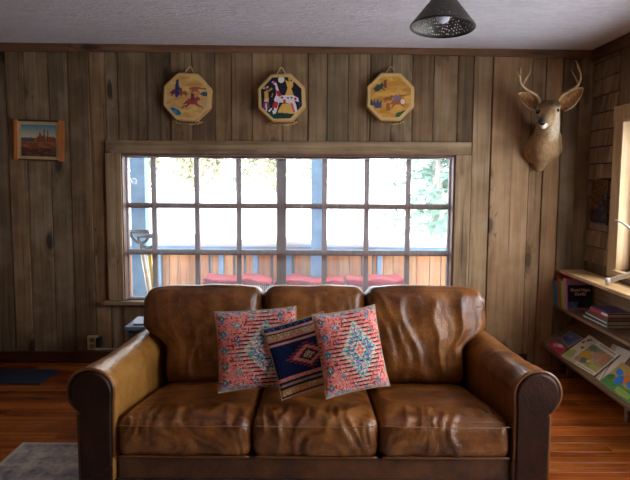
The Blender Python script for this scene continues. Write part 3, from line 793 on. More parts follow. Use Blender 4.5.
def desert(u, v):
    if v > .18:
        k = (v - .18) / .82; c = tuple(a * (1 - k) + b * k for a, b in zip(S(206, 190, 150), S(60, 120, 150)))
    else: c = S(150, 92, 50)
    for x0, x1, top in ((-.95, -.25, .16), (-.1, .1, .30), (.02, .16, .52), (.16, .4, .34), (.3, .36, .7), (.42, .6, .30), (.5, .56, .6), (.62, .95, .26)):
        if x0 < u < x1 and -.1 < v < top + .05 * math.sin(u * 40): c = S(70, 76, 100) if x1 < -.2 else S(132, 74, 48) if (u * 17) % 1 < .6 else S(100, 54, 40)
    if v < -.12: c = S(120, 70, 40) if fbm(u * 2, v * 6) > 0 else S(150, 92, 54)
    if v < -.45: c = S(76, 48, 34) if fbm(u * 3, v * 7, 3) > -.1 else S(112, 66, 46)
    return c
bm = NB(); n, m = 56, 48; X0, X1, Z0, Z1 = -W2 + .052, W2 - .062, -H2 + .034, H2 - .038; cols_ = []
G = [[bm.verts.new((X0 + (X1 - X0) * i / n, -.0112, Z0 + (Z1 - Z0) * j / m)) for j in range(m + 1)] for i in range(n + 1)]
for i in range(n):
    for j in range(m): f = bm.faces.new((G[i][j], G[i + 1][j], G[i + 1][j + 1], G[i][j + 1])); cols_.append((f, desert(-1 + (2 * i + 1) / n, -1 + (2 * j + 1) / m)))
paint(bm, cols_); obj('painting', bm, M_paint, pic, world=False)

# ------------------------------------------------------------------ deer head
def capsule(bm, a, b, ra, rb, k=7):
    a, b = Vector(a), Vector(b)
    for i in range(k + 1):
        u = i / k; bmesh.ops.create_uvsphere(bm, u_segments=20, v_segments=12, radius=ra + (rb - ra) * u, matrix=Matrix.Translation(a.lerp(b, u)))
P = lambda x, y, Y: at(x, y, Y)
base = P(543, 150, -.02)
deer = thing('mounted_deer_head', 'mounted deer head with antlers on the boards right of the window', 'deer head', (base.x, -.012, base.z))
bm = NB()
hd = P(549.5, 110.5, -.36); nose = P(542.0, 122, -.55)
capsule(bm, P(543, 148, -.10), P(544, 143, -.16), .118, .106, 3)
capsule(bm, P(540, 162, -.055), P(543, 150, -.12), .055, .10, 4)
capsule(bm, P(539.5, 167, -.05), P(541, 160, -.08), .040, .06, 3)
capsule(bm, P(536, 152, -.05), P(538, 144, -.10), .095, .09, 3)
capsule(bm, P(551, 148, -.06), P(551, 138, -.12), .085, .08, 3)
capsule(bm, P(544, 143, -.16), P(549, 124, -.27), .106, .078, 6)
capsule(bm, P(549, 124, -.27), P(549.5, 113, -.34), .076, .070, 4)
capsule(bm, hd, hd.lerp(nose, .35), .070, .055, 5)
capsule(bm, hd.lerp(nose, .35), hd.lerp(nose, .93), .053, .032, 7)
capsule(bm, P(550, 118, -.34), P(543.5, 125.5, -.52), .050, .026, 6)
capsule(bm, P(541.5, 107.5, -.37), P(557.5, 107, -.37), .024, .024, 5)
capsule(bm, P(544, 105.5, -.34), P(555, 105.5, -.34), .042, .042, 4)
for (ex, ey) in ((538.3, 111.5), (556.5, 110.5)):
    bmesh.ops.create_uvsphere(bm, u_segments=12, v_segments=8, radius=.020, matrix=Matrix.Translation(P(ex, ey, -.40)))
me = bpy.data.meshes.new('t'); bm.to_mesh(me); bm.free(); tmp = bpy.data.objects.new('t', me); COL.objects.link(tmp)
md = tmp.modifiers.new('r', 'REMESH'); md.mode = 'VOXEL'; md.voxel_size = .0062
md = tmp.modifiers.new('s', 'SMOOTH'); md.factor = .6; md.iterations = 14
dg = bpy.context.evaluated_depsgraph_get(); me2 = bpy.data.meshes.new_from_object(tmp.evaluated_get(dg)); bpy.data.objects.remove(tmp)
bm = NB(); bm.from_mesh(me2); bpy.data.meshes.remove(me2)
for v in bm.verts:
    if v.co.y > -.0125: v.co.y = -.0125
# ears grow out of the head: bent leaves with thickness
def ear(b0, tip, width, facing, cup):
    b0, tip = Vector(b0), Vector(tip); ax = tip - b0; L = ax.length; ax.normalize()
    f = (Vector(facing) - ax * Vector(facing).dot(ax)).normalized(); s = ax.cross(f)
    nu, nv = 16, 10; fr, bk = {}, {}
    for i in range(nu + 1):
        u = i / nu; wd = width * (math.sin(math.pi * min(1, .16 + .84 * u) ** .85)) ** .75 if u < 1 else 0.002
        for j in range(nv + 1):
            t_ = -1 + 2 * j / nv
            p = b0 + ax * L * u + s * wd * t_ + f * (cup * (t_ * t_ - .6) * (1 - u * .5))
            fr[i, j] = bm.verts.new(p); (rimv.add(fr[i, j]) if j in (0, 1, nv - 1, nv) or i > nu - 2 else None); bk[i, j] = bm.verts.new(p - f * .007)
    for i in range(nu):
        for j in range(nv):
            bm.faces.new((fr[i, j], fr[i + 1, j], fr[i + 1, j + 1], fr[i, j + 1])); bm.faces.new((bk[i, j], bk[i, j + 1], bk[i + 1, j + 1], bk[i + 1, j]))
    for i in range(nu):
        bm.faces.new((fr[i, 0], bk[i, 0], bk[i + 1, 0], fr[i + 1, 0])); bm.faces.new((fr[i, nv], fr[i + 1, nv], bk[i + 1, nv], bk[i, nv]))
    for j in range(nv): bm.faces.new((fr[nu, j], bk[nu, j], bk[nu, j + 1], fr[nu, j + 1])); bm.faces.new((fr[0, j], fr[0, j + 1], bk[0, j + 1], bk[0, j]))
nb = len(bm.faces); rimv = set()
ear(P(560, 107.5, -.335), P(583.5, 87.5, -.35), .062, (-.30, -1, -.05), .032)
ear(P(538.5, 106, -.335), P(518, 93.5, -.35), .062, (.30, -1, .1), .032)
tan, dtan, white, dark = S(182, 146, 104), S(142, 108, 72), S(206, 186, 156), S(36, 28, 26)
earin, earrim = S(116, 72, 40), S(216, 188, 140)
bm.faces.ensure_lookup_table(); cols_ = []
throat = P(550, 128, -.30)
for idx, f in enumerate(bm.faces):
    m = f.calc_center_median(); k = .5 + .5 * fbm(m.x * 22, m.y * 22, m.z * 9)
    c = tuple(a * k + b * (1 - k) for a, b in zip(tan, dtan))
    if idx >= nb:
        k2 = .5 + .5 * fbm(m.x * 40, m.y * 40, m.z * 40); c = tuple(a * k2 + b * (1 - k2) for a, b in zip(earin, S(176, 126, 76)))
        if sum(v in rimv for v in f.verts) >= 3: c = earrim
    else:
        wob_ = .012 * fbm(m.x * 30, m.y * 30, m.z * 30)
        px_ = CX + F * (m - CAM).dot(RGT) / (m - CAM).dot(FWD); py_ = CY - F * (m - CAM).dot(UPV) / (m - CAM).dot(FWD)
        under = (m - hd).dot(Vector((0, -.35, -1)).normalized())
        # white muzzle, throat bib; right cheek, neck whitened as if lit; dark brow, nose
        dn = (m - nose).length
        def blend(c0, c1, k): k = max(0, min(1, k)); return tuple(p * (1 - k) + q_ * k for p, q_ in zip(c0, c1))
        wob_ = .016 * fbm(m.x * 26, m.y * 26, m.z * 26)
        ctr = P(549.5, 120, -.35).x
        bib = 1 - Vector(((m.x - P(556, 127, -.3).x) / .085, (m.y + .30) / .22, (m.z - P(556, 127, -.3).z) / .125)).length + wob_ * 12
        if m.z < hd.z + .02: c = blend(c, white, bib * 1.8)
        if m.x > ctr - .008 + wob_ and nose.z - .05 < m.z < hd.z + .02 and m.y < -.26: c = blend(c, white, (m.x - ctr + .008) * 22)  # right half whitened to paint its lit side
        for ep, rr_e in ((P(555.5, 114, -.41), .034), (P(540, 115, -.41), .022)):
            c = blend(c, white, (1 - (m - ep).length / rr_e) * 1.6 + wob_ * 6)
        top = (m - nose).length
        if top < .085 and m.z < nose.z - .006 + wob_: c = blend(c, S(226, 212, 188), (.085 - top) * 26)
        elif top < .085: c = blend(c, S(96, 76, 58), (.085 - top) * 14)
        if m.y < -.28: c = blend(c, S(98, 68, 44), min(.75, (m.z - hd.z - .004 + wob_) * 22))
        if m.y > -.12 and m.z < P(543, 150, -.1).z: c = blend(c, S(176, 140, 98), .5 + wob_ * 20)
        if dn < .024: c = dark
    cols_.append((f, c))
paint(bm, cols_)
t = NT('deer_hide'); cc = t.n('ShaderNodeAttribute', attribute_name='Col').outputs['Color']; co = t.n('ShaderNodeTexCoord').outputs['Object']
fu = t.n('ShaderNodeTexNoise', {'Vector': t.n('ShaderNodeMapping', {'Vector': co, 'Scale': (90., 90., 26.)}).outputs[0], 'Scale': 1.0, 'Detail': 4.0}).outputs['Fac']
t.set(Base_Color=t.mix(1.0, cc, t.ramp(fu, [(.3, (.62, .6, .58, 1)), (.65, (1, 1, 1, 1))]), 'MULTIPLY'), Roughness=.8, Specular_IOR_Level=.15); t.bump(fu, .6, .006); M_deer = t.m
bmesh.ops.smooth_vert(bm, verts=bm.verts[:], factor=.2, use_axis_x=True, use_axis_y=True, use_axis_z=True)
obj('deer_body', bm, M_deer, deer, smooth=True)
M_eye = plain('dark_glass_eye', S(20, 14, 12), .08, var=0)
for (ex, ey) in ((537.8, 111.8), (556.8, 110.6)):
    bm = NB(); bmesh.ops.create_uvsphere(bm, u_segments=16, v_segments=10, radius=.0165, matrix=Matrix.Translation(P(ex, ey, -.412))); obj('eye', bm, M_eye, deer, smooth=True)
bm = NB(); ellipsoid(bm, nose + Vector((-.004, -.026, .004)), (.021, .012, .014)); obj('nose_pad', bm, plain('dark_nose', S(30, 22, 22), .35), deer, smooth=True)
M_antler = plain('antler_horn', S(176, 140, 96), .5, var=.3, scale=18)
def tine(bm, pts, r0, r1):
    L_ = smoothline([P(*p) for p in pts], 6); n = len(L_); tube(bm, L_, [r0 + (r1 - r0) * i / (n - 1) for i in range(n)], 8)
bm = NB()
tine(bm, [(541, 104, -.345), (536, 95.5, -.34), (528, 90.5, -.36), (522, 85, -.40), (520, 78, -.42), (521, 68, -.40)], .013, .004)
tine(bm, [(522.5, 86, -.395), (526, 79, -.37), (530, 72, -.34), (530.5, 65, -.33)], .009, .003)
tine(bm, [(520.3, 79, -.42), (518, 74, -.45), (517.5, 71, -.46)], .007, .003)
obj('antler', bm, M_antler, deer, smooth=True)
bm = NB()
tine(bm, [(557, 103, -.345), (561.5, 96, -.34), (569, 91, -.36), (576, 87, -.40), (580.5, 80, -.42), (580, 70, -.41), (575.5, 60, -.38)], .013, .004)
tine(bm, [(578.5, 83.5, -.41), (574.5, 76, -.38), (571, 69.5, -.35)], .009, .003)
tine(bm, [(581, 74, -.42), (578, 68, -.44), (577, 64, -.45)], .006, .003)
obj('antler', bm, M_antler, deer, smooth=True)

# ------------------------------------------------------------------ pendant lamp
lc = at(442.5, 27, -1.7); rl = .160
lamp = thing('pendant_lamp', 'dark perforated cone pendant lamp hanging from the ceiling', 'lamp', (lc.x, lc.y, lc.z), None, (R(-5.5), R(2.5), 0))
t = NT('perforated_dark_metal'); co = t.n('ShaderNodeTexCoord').outputs['Object']
vo = t.n('ShaderNodeTexVoronoi', {'Vector': co, 'Scale': 85.0, 'Randomness': .25}).outputs['Distance']
hole = t.math('LESS_THAN', vo, .36)
t.set(Base_Color=S(92, 86, 76), Metallic=.45, Roughness=.45)
t.link(t.n('ShaderNodeMixShader', {0: hole, 1: t.b.outputs[0], 2: t.n('ShaderNodeBsdfTransparent').outputs[0]}).outputs[0], t.out.inputs[0]); M_perf = t.m
bm = NB(); lathe(bm, [(rl, .0), (rl * .985, .012), (.058, .142), (.054, .148), (.051, .145), (rl * .96, .012), (rl * .985, -.003), (rl, .0)], 48)
obj('shade', bm, M_perf, lamp, smooth=True, world=False)
M_dmetal = plain('dark_metal', S(58, 52, 48), .4, .6)
bm = NB(); tube(bm, [(rl * math.cos(2 * math.pi * k / 48), rl * math.sin(2 * math.pi * k / 48), 0) for k in range(48)], .0055, 8, closed=True); obj('shade_rim', bm, M_dmetal, lamp, smooth=True, world=False)
hc = ceil_z(lc.x) - lc.z
bm = NB(); lathe(bm, [(.059, .139), (.060, .155), (.045, .165), (.040, min(.215, hc - .04)), (.018, min(.225, hc - .035)), (.012, hc - .025)], 24, True); obj('neck', bm, M_dmetal, lamp, smooth=True, world=False)
bm = NB(); lathe(bm, [(.001, hc - .03), (.05, hc - .028), (.06, hc - .012), (.06, hc + .0)], 24); obj('ceiling_rose', bm, M_dmetal, lamp, smooth=True, world=False)
bm = NB(); lathe(bm, [(.001, .020), (.018, .023), (.032, .035), (.038, .055), (.034, .078), (.02, .095), (.015, .11)], 24)
t = NT('frosted_bulb'); t.set(Base_Color=S(226, 226, 238), Roughness=.3, Transmission_Weight=.2); obj('bulb', bm, t.m, lamp, smooth=True, world=False)
bm = NB(); lathe(bm, [(.016, .105), (.018, .125), (.02, .145)], 20, True); obj('socket', bm, M_dmetal, lamp, smooth=True, world=False)

# ------------------------------------------------------------------ shelf unit on the right
SXF = at(557, 269, 0).x; ZT = at(557, 269, 0).z; YE = -1.75
ZB = .505; xw = XR - .008
shelf = thing('wall_shelf', 'low wooden wall shelf with a slanted magazine rack below, in the right corner', 'shelf', ((SXF + XR) / 2, -.6, 0))
bm = NB(); box(bm, SXF, xw - .02, YE, -.014, ZT - .024, ZT, .003); obj('top_board', bm, M_pine, shelf)
bm = NB(); box(bm, at(553, 304, 0).x, xw - .02, YE, -.014, ZB - .022, ZB, .003); obj('shelf_board', bm, M_shelf, shelf)
bm = NB(); box(bm, xw - .045, xw - .0205, YE, -.014, ZB, ZT - .024, .001); box(bm, xw - .045, xw - .0205, YE, -.014, .0, ZB - .022, .001); obj('back_panel', bm, M_shelf, shelf)
bm = NB(); box(bm, SXF - .01, xw - .021, YE - .025, YE, 0.0, ZT, .003); obj('end_panel', bm, M_shelf, shelf)
lip0 = at(541.5, 344, -.02); RX, RZ = lip0.x, lip0.z
RN = Vector((-.23, 0, .30)).normalized(); RT = Vector((.30, 0, .23)).normalized()      # rack normal and up-slope direction
rp0 = Vector((RX + .012, 0, RZ + .008))
bm = NB()
def rackpt(s, y, n): return rp0 + RT * s + RN * n + Vector((0, y, 0))
L_ = .46; 
vs = [bm.verts.new(rackpt(s, y, n)) for s in (-.01, L_) for y in (YE, -.040) for n in (-.016, 0)]
for q in ((0, 1, 3, 2), (4, 6, 7, 5), (0, 4, 5, 1), (2, 3, 7, 6), (0, 2, 6, 4), (1, 5, 7, 3)): bm.faces.new([vs[i] for i in q])
obj('rack_board', bm, M_shelf, shelf)
bm = NB(); vs = [bm.verts.new(rackpt(s, y, n)) for s in (-.024, -.010) for y in (YE, -.040) for n in (-.022, .016)]
for q in ((0, 1, 3, 2), (4, 6, 7, 5), (0, 4, 5, 1), (2, 3, 7, 6), (0, 2, 6, 4), (1, 5, 7, 3)): bm.faces.new([vs[i] for i in q])
obj('rack_lip', bm, M_shelf, shelf)
for yy in (-.30, -1.2): bm = NB(); box(bm, RX + .10, RX + .125, yy - .02, yy + .02, 0, RZ + .075); obj('rack_support', bm, M_shelf, shelf)

# ------------------------------------------------------------------ reading matter
def leaf(name, label, cat, quad, lift, thick, painter, n=44, m=34, group=None, grid=None):
    """thin printed item lying on the rack, corners in photo order: near-left-low, far-left-high, far-right-high, near-right-low."""
    pl = rp0 + RN * lift
    C4 = [onplane(x, y, pl, RN) for x, y in quad]
    c = sum(C4, Vector()) / 4; root = thing(name, label, cat, c, group)
    bm = NB(); cols_ = []
    def p(u, v): return (C4[0] * (1 - u) + C4[3] * u) * (1 - v) + (C4[1] * (1 - u) + C4[2] * u) * v - c
    G = [[bm.verts.new(p(i / n, j / m) + RN * thick) for j in range(m + 1)] for i in range(n + 1)]
    for i in range(n):
        for j in range(m):
            f = bm.faces.new((G[i][j], G[i + 1][j], G[i + 1][j + 1], G[i][j + 1])); cols_.append((f, painter((i + .5) / n, (j + .5) / m)))
    paint(bm, cols_); obj('front_cover', bm, M_cover, root, world=False)
    bm = NB(); a = [bm.verts.new(p(*q) + RN * (thick - .0004)) for q in ((0, 0), (1, 0), (1, 1), (0, 1))]; b = [bm.verts.new(p(*q)) for q in ((0, 0), (1, 0), (1, 1), (0, 1))]
    for k in range(4): bm.faces.new((a[k], a[(k + 1) % 4], b[(k + 1) % 4], b[k]))
    bm.faces.new(a); bm.faces.new(b[::-1]); obj('pages', bm, M_page, root, world=False)
    return root
M_page = plain('page_paper', S(206, 198, 180), .8)
def blob(u, v, lst, bg):
    c = bg
    for x, y, rx, ry, col in lst:
        if ((u - x) / rx) ** 2 + ((v - y) / ry) ** 2 < 1 + .5 * fbm(u * 9, v * 9, x * 7): c = col
    return c
def pt_brown(u, v): return S(132, 96, 70) if fbm(u * 4, v * 4, 2) > 0 else S(150, 112, 84) if u < .6 else S(120, 84, 96)
def pt_pink(u, v): return blob(u, v, [(.55, .6, .3, .25, S(232, 150, 170)), (.8, .4, .2, .2, S(238, 220, 220)), (.3, .3, .2, .3, S(190, 24, 62))], S(214, 40, 86))
def pt_blue(u, v):
    if u < .05 or v < .05 or u > .95 or v > .93: return S(150, 150, 160)
    return blob(u, v, [(.4, .5, .3, .3, S(60, 78, 140)), (.65, .6, .15, .2, S(120, 130, 150)), (.25, .75, .12, .2, S(50, 50, 70))], S(84, 98, 140))
def pt_map(u, v):
    bg = S(216, 200, 170)
    if v < .10: return S(232, 222, 196) if u > .42 else S(206, 196, 150)
    if v > .86 and u > .34: return S(236, 226, 202)
    k = fbm(u * 5, v * 5, 4)
    if .3 < u < .97 and .12 < v < .84: bg = S(186, 158, 110) if k > .1 else S(168, 150, 98) if k > -.15 else S(140, 136, 100)
    return blob(u, v, [(.12, .22, .12, .16, S(170, 180, 96)), (.08, .72, .03, .05, S(90, 72, 60)), (.13, .84, .03, .05, S(84, 66, 60)), (.2, .56, .04, .05, S(120, 84, 62)), (.17, .9, .05, .03, S(60, 56, 60)), (.42, .42, .13, .15, S(206, 160, 40)), (.52, .26, .09, .1, S(72, 92, 96)), (.62, .3, .06, .06, S(206, 176, 60)),
                        (.66, .6, .12, .16, S(176, 130, 104)), (.42, .72, .10, .1, S(104, 128, 104)), (.84, .62, .06, .2, S(190, 110, 84)), (.8, .22, .1, .08, S(176, 176, 84))], bg)
def pt_white(u, v): return S(196, 176, 156) if v > .75 else S(222, 210, 194) if not (.55 < v < .62 and u < .6) else S(120, 70, 70)
def pt_colour(u, v):
    bg = S(70, 140, 60) if v < .34 + .1 * fbm(u * 6, 1) else S(196, 160, 90)
    return blob(u, v, [(.5, .86, .16, .16, S(222, 140, 40)), (.42, .6, .1, .2, S(214, 120, 40)), (.85, .8, .12, .14, S(196, 180, 130)), (.16, .66, .10, .11, S(20, 130, 214)), (.3, .42, .11, .17, S(24, 120, 206)), (.6, .52, .12, .13, S(20, 134, 220)), (.78, .30, .1, .14, S(24, 110, 196)), (.1, .36, .08, .12, S(40, 120, 50)),
                        (.55, .14, .2, .12, S(150, 176, 70)), (.9, .1, .1, .1, S(214, 150, 80))], bg)
leaf('leaflet', 'small brown leaflet at the corner end of the magazine rack', 'leaflet', [(547.8, 346.5), (541, 339.5), (553.5, 331), (560.5, 337.5)], .001, .002, pt_brown, 12, 12)
leaf('booklet', 'blue picture booklet behind the pink card on the magazine rack', 'booklet', [(568, 347.5), (560.4, 338), (570.4, 331), (583, 338.2)], .002, .003, pt_blue, 24, 20)
leaf('greeting_card', 'pink and red card lying on the corner end of the magazine rack', 'card', [(560.5, 355), (549, 345.5), (555, 340.8), (566.5, 347.5)], .0056, .002, pt_pink, 24, 20)
leaf('magazine', 'pale plain-backed magazine half covered beside the yellow map magazine', 'magazine', [(606.5, 386), (596, 378), (613, 344), (633, 353)], .001, .0035, pt_white, 20, 20)
mg = leaf('magazine', 'large cream magazine with a yellow patch and title bands on the slanted rack', 'magazine', [(561, 356.2), (589.7, 335.3), (619.5, 355.3), (594.5, 376.2)], .0105, .004, lambda u, v: pt_map(u, v), 64, 48)
leaf('magazine', 'bright green, blue and orange children\'s magazine at the near end of the rack', 'magazine', [(600, 381.5), (622.5, 362.5), (657, 385), (637, 410)], .006, .004, pt_colour, 54, 40)
# rows of small unreadable print on the title bands of the large magazine
pl = rp0 + RN * .0148; q4 = [onplane(x, y, pl, RN) for x, y in ((561, 356.2), (589.7, 335.3), (619.5, 355.3), (594.5, 376.2))]
bm = NB(); rr_ = random.Random(5)
def mp_(u, v): return (q4[0] * (1 - u) + q4[3] * u) * (1 - v) + (q4[1] * (1 - u) + q4[2] * u) * v
def strokes(u0, u1, v0, v1, nch):
    for k in range(nch):
        a = u0 + (u1 - u0) * k / nch; w_ = (u1 - u0) / nch
        for (s0, s1, t0, t1) in ((.1, .3, 0, 1), (.1, .8, .75, 1), (.6, .8, rr_.choice((0, .4)), 1)):
            f = [bm.verts.new(mp_(a + w_ * x_, v0 + (v1 - v0) * y_)) for x_, y_ in ((s0, t0), (s1, t0), (s1, t1), (s0, t1))]; bm.faces.new(f)
M_print = plain('brown_print', S(96, 60, 52), .6, var=0)
strokes(.42, .93, .89, .965, 8); obj('title_print', bm, M_print, mg)
bm = NB(); strokes(.46, .92, .03, .075, 13); obj('footer_print', bm, M_print, mg)

SBF = at(553, 304, 0).x            # front edge of the lower shelf; spines stand along it, facing the room
def standing(label, pa, pb, ytop, c, w=.2, lean=9):
    X = SBF + .003; Ya, Yb = onx(pa, 305, X).y, onx(pb, 305, X).y
    h = onx((pa + pb) / 2, ytop, X).z - ZB
    root = thing('book', label, 'book', (X, Yb + .001, ZB + .0015), 'books standing on the lower shelf', (R(-lean), 0, 0))
    t_ = Ya - Yb - .003; k = .0025
    bm = NB(); box(bm, 0, w, 0, k, 0, h, .0008); box(bm, 0, w, t_ - k, t_, 0, h, .0008); box(bm, 0, k, k, t_ - k, 0, h, .0006)
    obj('cover', bm, plain('book_cover', c, .35, var=.08), root, world=False)
    bm = NB(); box(bm, k + .0002, w - .005, k + .0002, t_ - k - .0002, .004, h - .004); obj('pages', bm, M_page, root, world=False)
standing('blue upright book nearest the back wall on the lower shelf', 552.9, 557.4, 280, S(40, 150, 190))
standing('tall red upright book between the blue and green ones on the lower shelf', 557.7, 559.2, 275.5, S(206, 32, 46))
standing('green upright book next to the tall red one on the lower shelf', 559.3, 561.4, 279, S(70, 140, 50))
standing('yellow-green upright book fourth from the back wall on the lower shelf', 561.5, 563.4, 281, S(176, 180, 50))
standing('lilac upright book behind the dark picture book on the lower shelf', 563.6, 566.9, 278, S(190, 136, 170), .215)
# the dark picture book, cover towards the room
def gor(u, v):
    if v < .12: return S(150, 120, 140) if u < .9 else S(60, 60, 90)
    if v < .36 and u < .36: return S(60, 100, 160) if fbm(u * 6, v * 6) > -.2 else S(90, 140, 190)
    return blob(u, v, [(.78, .28, .16, .22, S(24, 84, 40)), (.62, .34, .08, .12, S(30, 70, 60)), (.42, .3, .10, .18, S(18, 18, 26)), (.8, .5, .03, .04, S(150, 130, 90)), (.9, .12, .06, .14, S(110, 90, 120))], S(22, 26, 44) if v < .66 else S(28, 24, 58))
Yg = onx(567.6, 305, SBF + .015).y - .03; a = at(568, 308, Yg); b = at(595.5, 308, Yg); gh = at(568, 285.5, Yg).z - ZB
gw = b.x - a.x
gb = thing('picture_book', 'dark blue picture book with cream title lettering facing out on the lower shelf', 'book', (a.x, Yg, ZB + .001), None, (R(-6), 0, 0))
bm = NB(); cols_ = []; n, m = 50, 40
G = [[bm.verts.new((gw * i / n, 0, gh * j / m)) for j in range(m + 1)] for i in range(n + 1)]
for i in range(n):
    for j in range(m): f = bm.faces.new((G[i][j], G[i + 1][j], G[i + 1][j + 1], G[i][j + 1])); cols_.append((f, gor((i + .5) / n, (j + .5) / m)))
paint(bm, cols_); obj('front_cover', bm, M_cover, gb, world=False)
bm = NB(); box(bm, 0, gw, .0003, .0025, 0, gh); box(bm, 0, .0025, .0026, .012, 0, gh); box(bm, .0026, gw, .0095, .012, 0, gh); obj('boards', bm, plain('lilac_board', S(120, 84, 124), .4), gb, world=False)
bm = NB(); box(bm, .003, gw - .004, .0027, .0093, .003, gh - .003); obj('pages', bm, M_page, gb, world=False)
M_title = plain('cream_lettering', S(250, 236, 208), .5, var=0)
bm = text_bm('Good Night\nGorilla', .031, .0007)
bm.transform(Matrix.Translation((gw * .45, -.001, gh * .76)) @ Matrix.Rotation(R(90), 4, 'X')); obj('title_lettering', bm, M_title, gb, world=False)
# stack of books lying on the lower shelf
zz_ = ZB + .0008
stk = [('flat dark green book at the bottom of the stack on the lower shelf', S(34, 58, 48), (607, 329), .022, .37, .19, 2),
       ('flat green-edged book second from the bottom of the stack', S(60, 92, 70), (607, 325), .024, .36, .185, -1),
       ('flat brown book under the red and white one in the stack', S(96, 58, 44), (608, 320), .024, .30, .185, 1),
       ('flat red and white book in the upper half of the stack on the lower shelf', S(176, 30, 50), (608, 316), .022, .26, .18, 2),
       ('flat violet book on top of the stack on the lower shelf', S(70, 50, 110), (608, 312), .012, .24, .17, 4)]
Yst = onz(607, 329, ZB).y; Xst = onz(607, 329, ZB).x
for i, (lab, c, p, th, ln, wd, ang) in enumerate(stk):
    root = thing('book', lab, 'book', (Xst + .004 + .001 * i, Yst + .004 * i, zz_), 'stack of flat books on the lower shelf', (0, 0, R(ang * .6)))
    bm = NB(); k = .002
    box(bm, 0, wd - .012, 0, ln, 0, k, .0006); box(bm, 0, wd - .012, 0, ln, th - k, th, .0006); box(bm, 0, k, 0, ln, k, th - k)
    obj('cover', bm, plain('flat_book_cover', c, .4, var=.1), root, world=False)
    bm = NB(); box(bm, k + .0002, wd - .016, .004, ln - .004, k + .0002, th - k - .0002); obj('pages', bm, M_page if i != 2 else plain('yellowed_pages', S(150, 122, 92), .8), root, world=False)
    if i in (0, 1, 3):
        bm = NB(); box(bm, -.0012, -.0002, .012 if i != 3 else .0, ln * (.96 if i != 3 else .35), th * .35, th * .62 if i != 3 else th); obj('spine_band', bm, plain('white_spine_band', S(222, 214, 206), .5), root, world=False)
    zz_ += th + .0006
# ------------------------------------------------------------------ shed antler on the top board
ab = onz(611, 282.5, ZT + .02)
ant = thing('shed_antler', 'pale shed antler lying on the top board of the shelf', 'antler', (ab.x, ab.y, ZT))
bm = NB(); Yb = ab.y
main = [(606.5, 283.5, Yb + .01), (611, 283, Yb), (618, 280.5, Yb - .04), (628, 277.5, Yb - .10), (640, 268, Yb - .17), (650, 250, Yb - .2), (652, 232, Yb - .18), (648, 214, Yb - .12)]
L_ = smoothline([at(*p) for p in main], 6); n = len(L_); tube(bm, L_, [.017 if i < 3 else .021 - .014 * i / n for i in range(n)], 10)
L2_ = smoothline([at(645, 262, Yb - .18), at(640, 244, Yb - .14), at(630, 231.5, Yb - .08), at(621, 225, Yb - .03), at(614.5, 222.5, Yb + .01)], 6); n = len(L2_)
tube(bm, L2_, [.014 - .0105 * i / n for i in range(n)], 10)
b0 = at(607.5, 284, Yb + .008); ellipsoid(bm, b0, (.018, .026, .026), 16, 10)
zmin = min(v.co.z for v in bm.verts); bm.transform(Matrix.Translation((0, 0, ZT + .0005 - zmin)))
obj('antler_beam', bm, plain('bleached_antler', S(206, 196, 182), .5, var=.15), ant, smooth=True)

# ------------------------------------------------------------------ mottled hanging on the shingles
hp = onx(598, 200, XR - .03)
hang = thing('wall_hanging', 'dark ochre and blue wall hanging with a fringe on the shingled wall', 'wall hanging', (XR - .03, hp.y, hp.z))
ya_, yb_ = onx(591.5, 200, XR - .03).y, onx(607.5, 200, XR - .03).y
za_, zb_ = onx(598, 178.5, XR - .03).z, onx(598, 224, XR - .03).z
def hangc(u, v):
    k = fbm(u * 5, v * 9, 8)
    if v > .55: c = S(106, 70, 38) if k > .02 else S(84, 52, 30) if k > -.3 else S(104, 84, 60)
    elif v > .3: c = S(124, 80, 40) if k > .1 else S(70, 50, 44) if k > -.2 else S(60, 60, 90)
    else: c = S(46, 50, 82) if abs(u - .55) < .12 + .1 * k else S(88, 58, 44) if k > 0 else S(64, 44, 40)
    if u > .7 and v < .75: c = S(84, 70, 60) if k > .05 else S(52, 44, 48)
    return c
bm = NB(); n, m = 26, 44; cols_ = []
def hpt(i, j, o): 
    u, v = i / n, j / m; return Vector((XR - .030 + .006 * nz(u * 4, v * 4) + o, ya_ + (yb_ - ya_) * u, zb_ + (za_ - zb_) * v))
G = [[bm.verts.new(hpt(i, j, 0)) for j in range(m + 1)] for i in range(n + 1)]; H = [[bm.verts.new(hpt(i, j, .004)) for j in range(m + 1)] for i in range(n + 1)]
for i in range(n):
    for j in range(m):
        f = bm.faces.new((G[i][j], G[i][j + 1], G[i + 1][j + 1], G[i + 1][j])); cols_.append((f, hangc((i + .5) / n, (j + .5) / m)))
        f = bm.faces.new((H[i][j], H[i + 1][j], H[i + 1][j + 1], H[i][j + 1])); cols_.append((f, S(60, 44, 36)))
for i in range(n):
    for j in (0, m): cols_.append((bm.faces.new((G[i][j], G[i + 1][j], H[i + 1][j], H[i][j])), S(60, 44, 36)))
for j in range(m):
    for i in (0, n): cols_.append((bm.faces.new((G[i][j], G[i][j + 1], H[i][j + 1], H[i][j])), S(60, 44, 36)))
paint(bm, cols_); obj('cloth', bm, colattr('hanging_cloth', .9, .3, .1), hang, smooth=True)
bm = NB()
for k in range(6):
    y = ya_ + (yb_ - ya_) * (k + .5) / 6; tube(bm, smoothline([(XR - .032, y + .008, zb_ + .01), (XR - .034, y + .012, zb_ - .03), (XR - .034, y, zb_ - .045), (XR - .034, y - .012, zb_ - .03), (XR - .032, y - .008, zb_ + .01)], 4), .0032, 5)
obj('fringe', bm, plain('pale_fringe', S(150, 132, 120), .8), hang, smooth=True)
bm = NB(); tube(bm, [(XR - .028, ya_ + .03, za_ - .004), (XR - .028, yb_ - .03, za_ - .004)], .007, 8); obj('hanging_rod', bm, M_dmetal, hang, smooth=True)

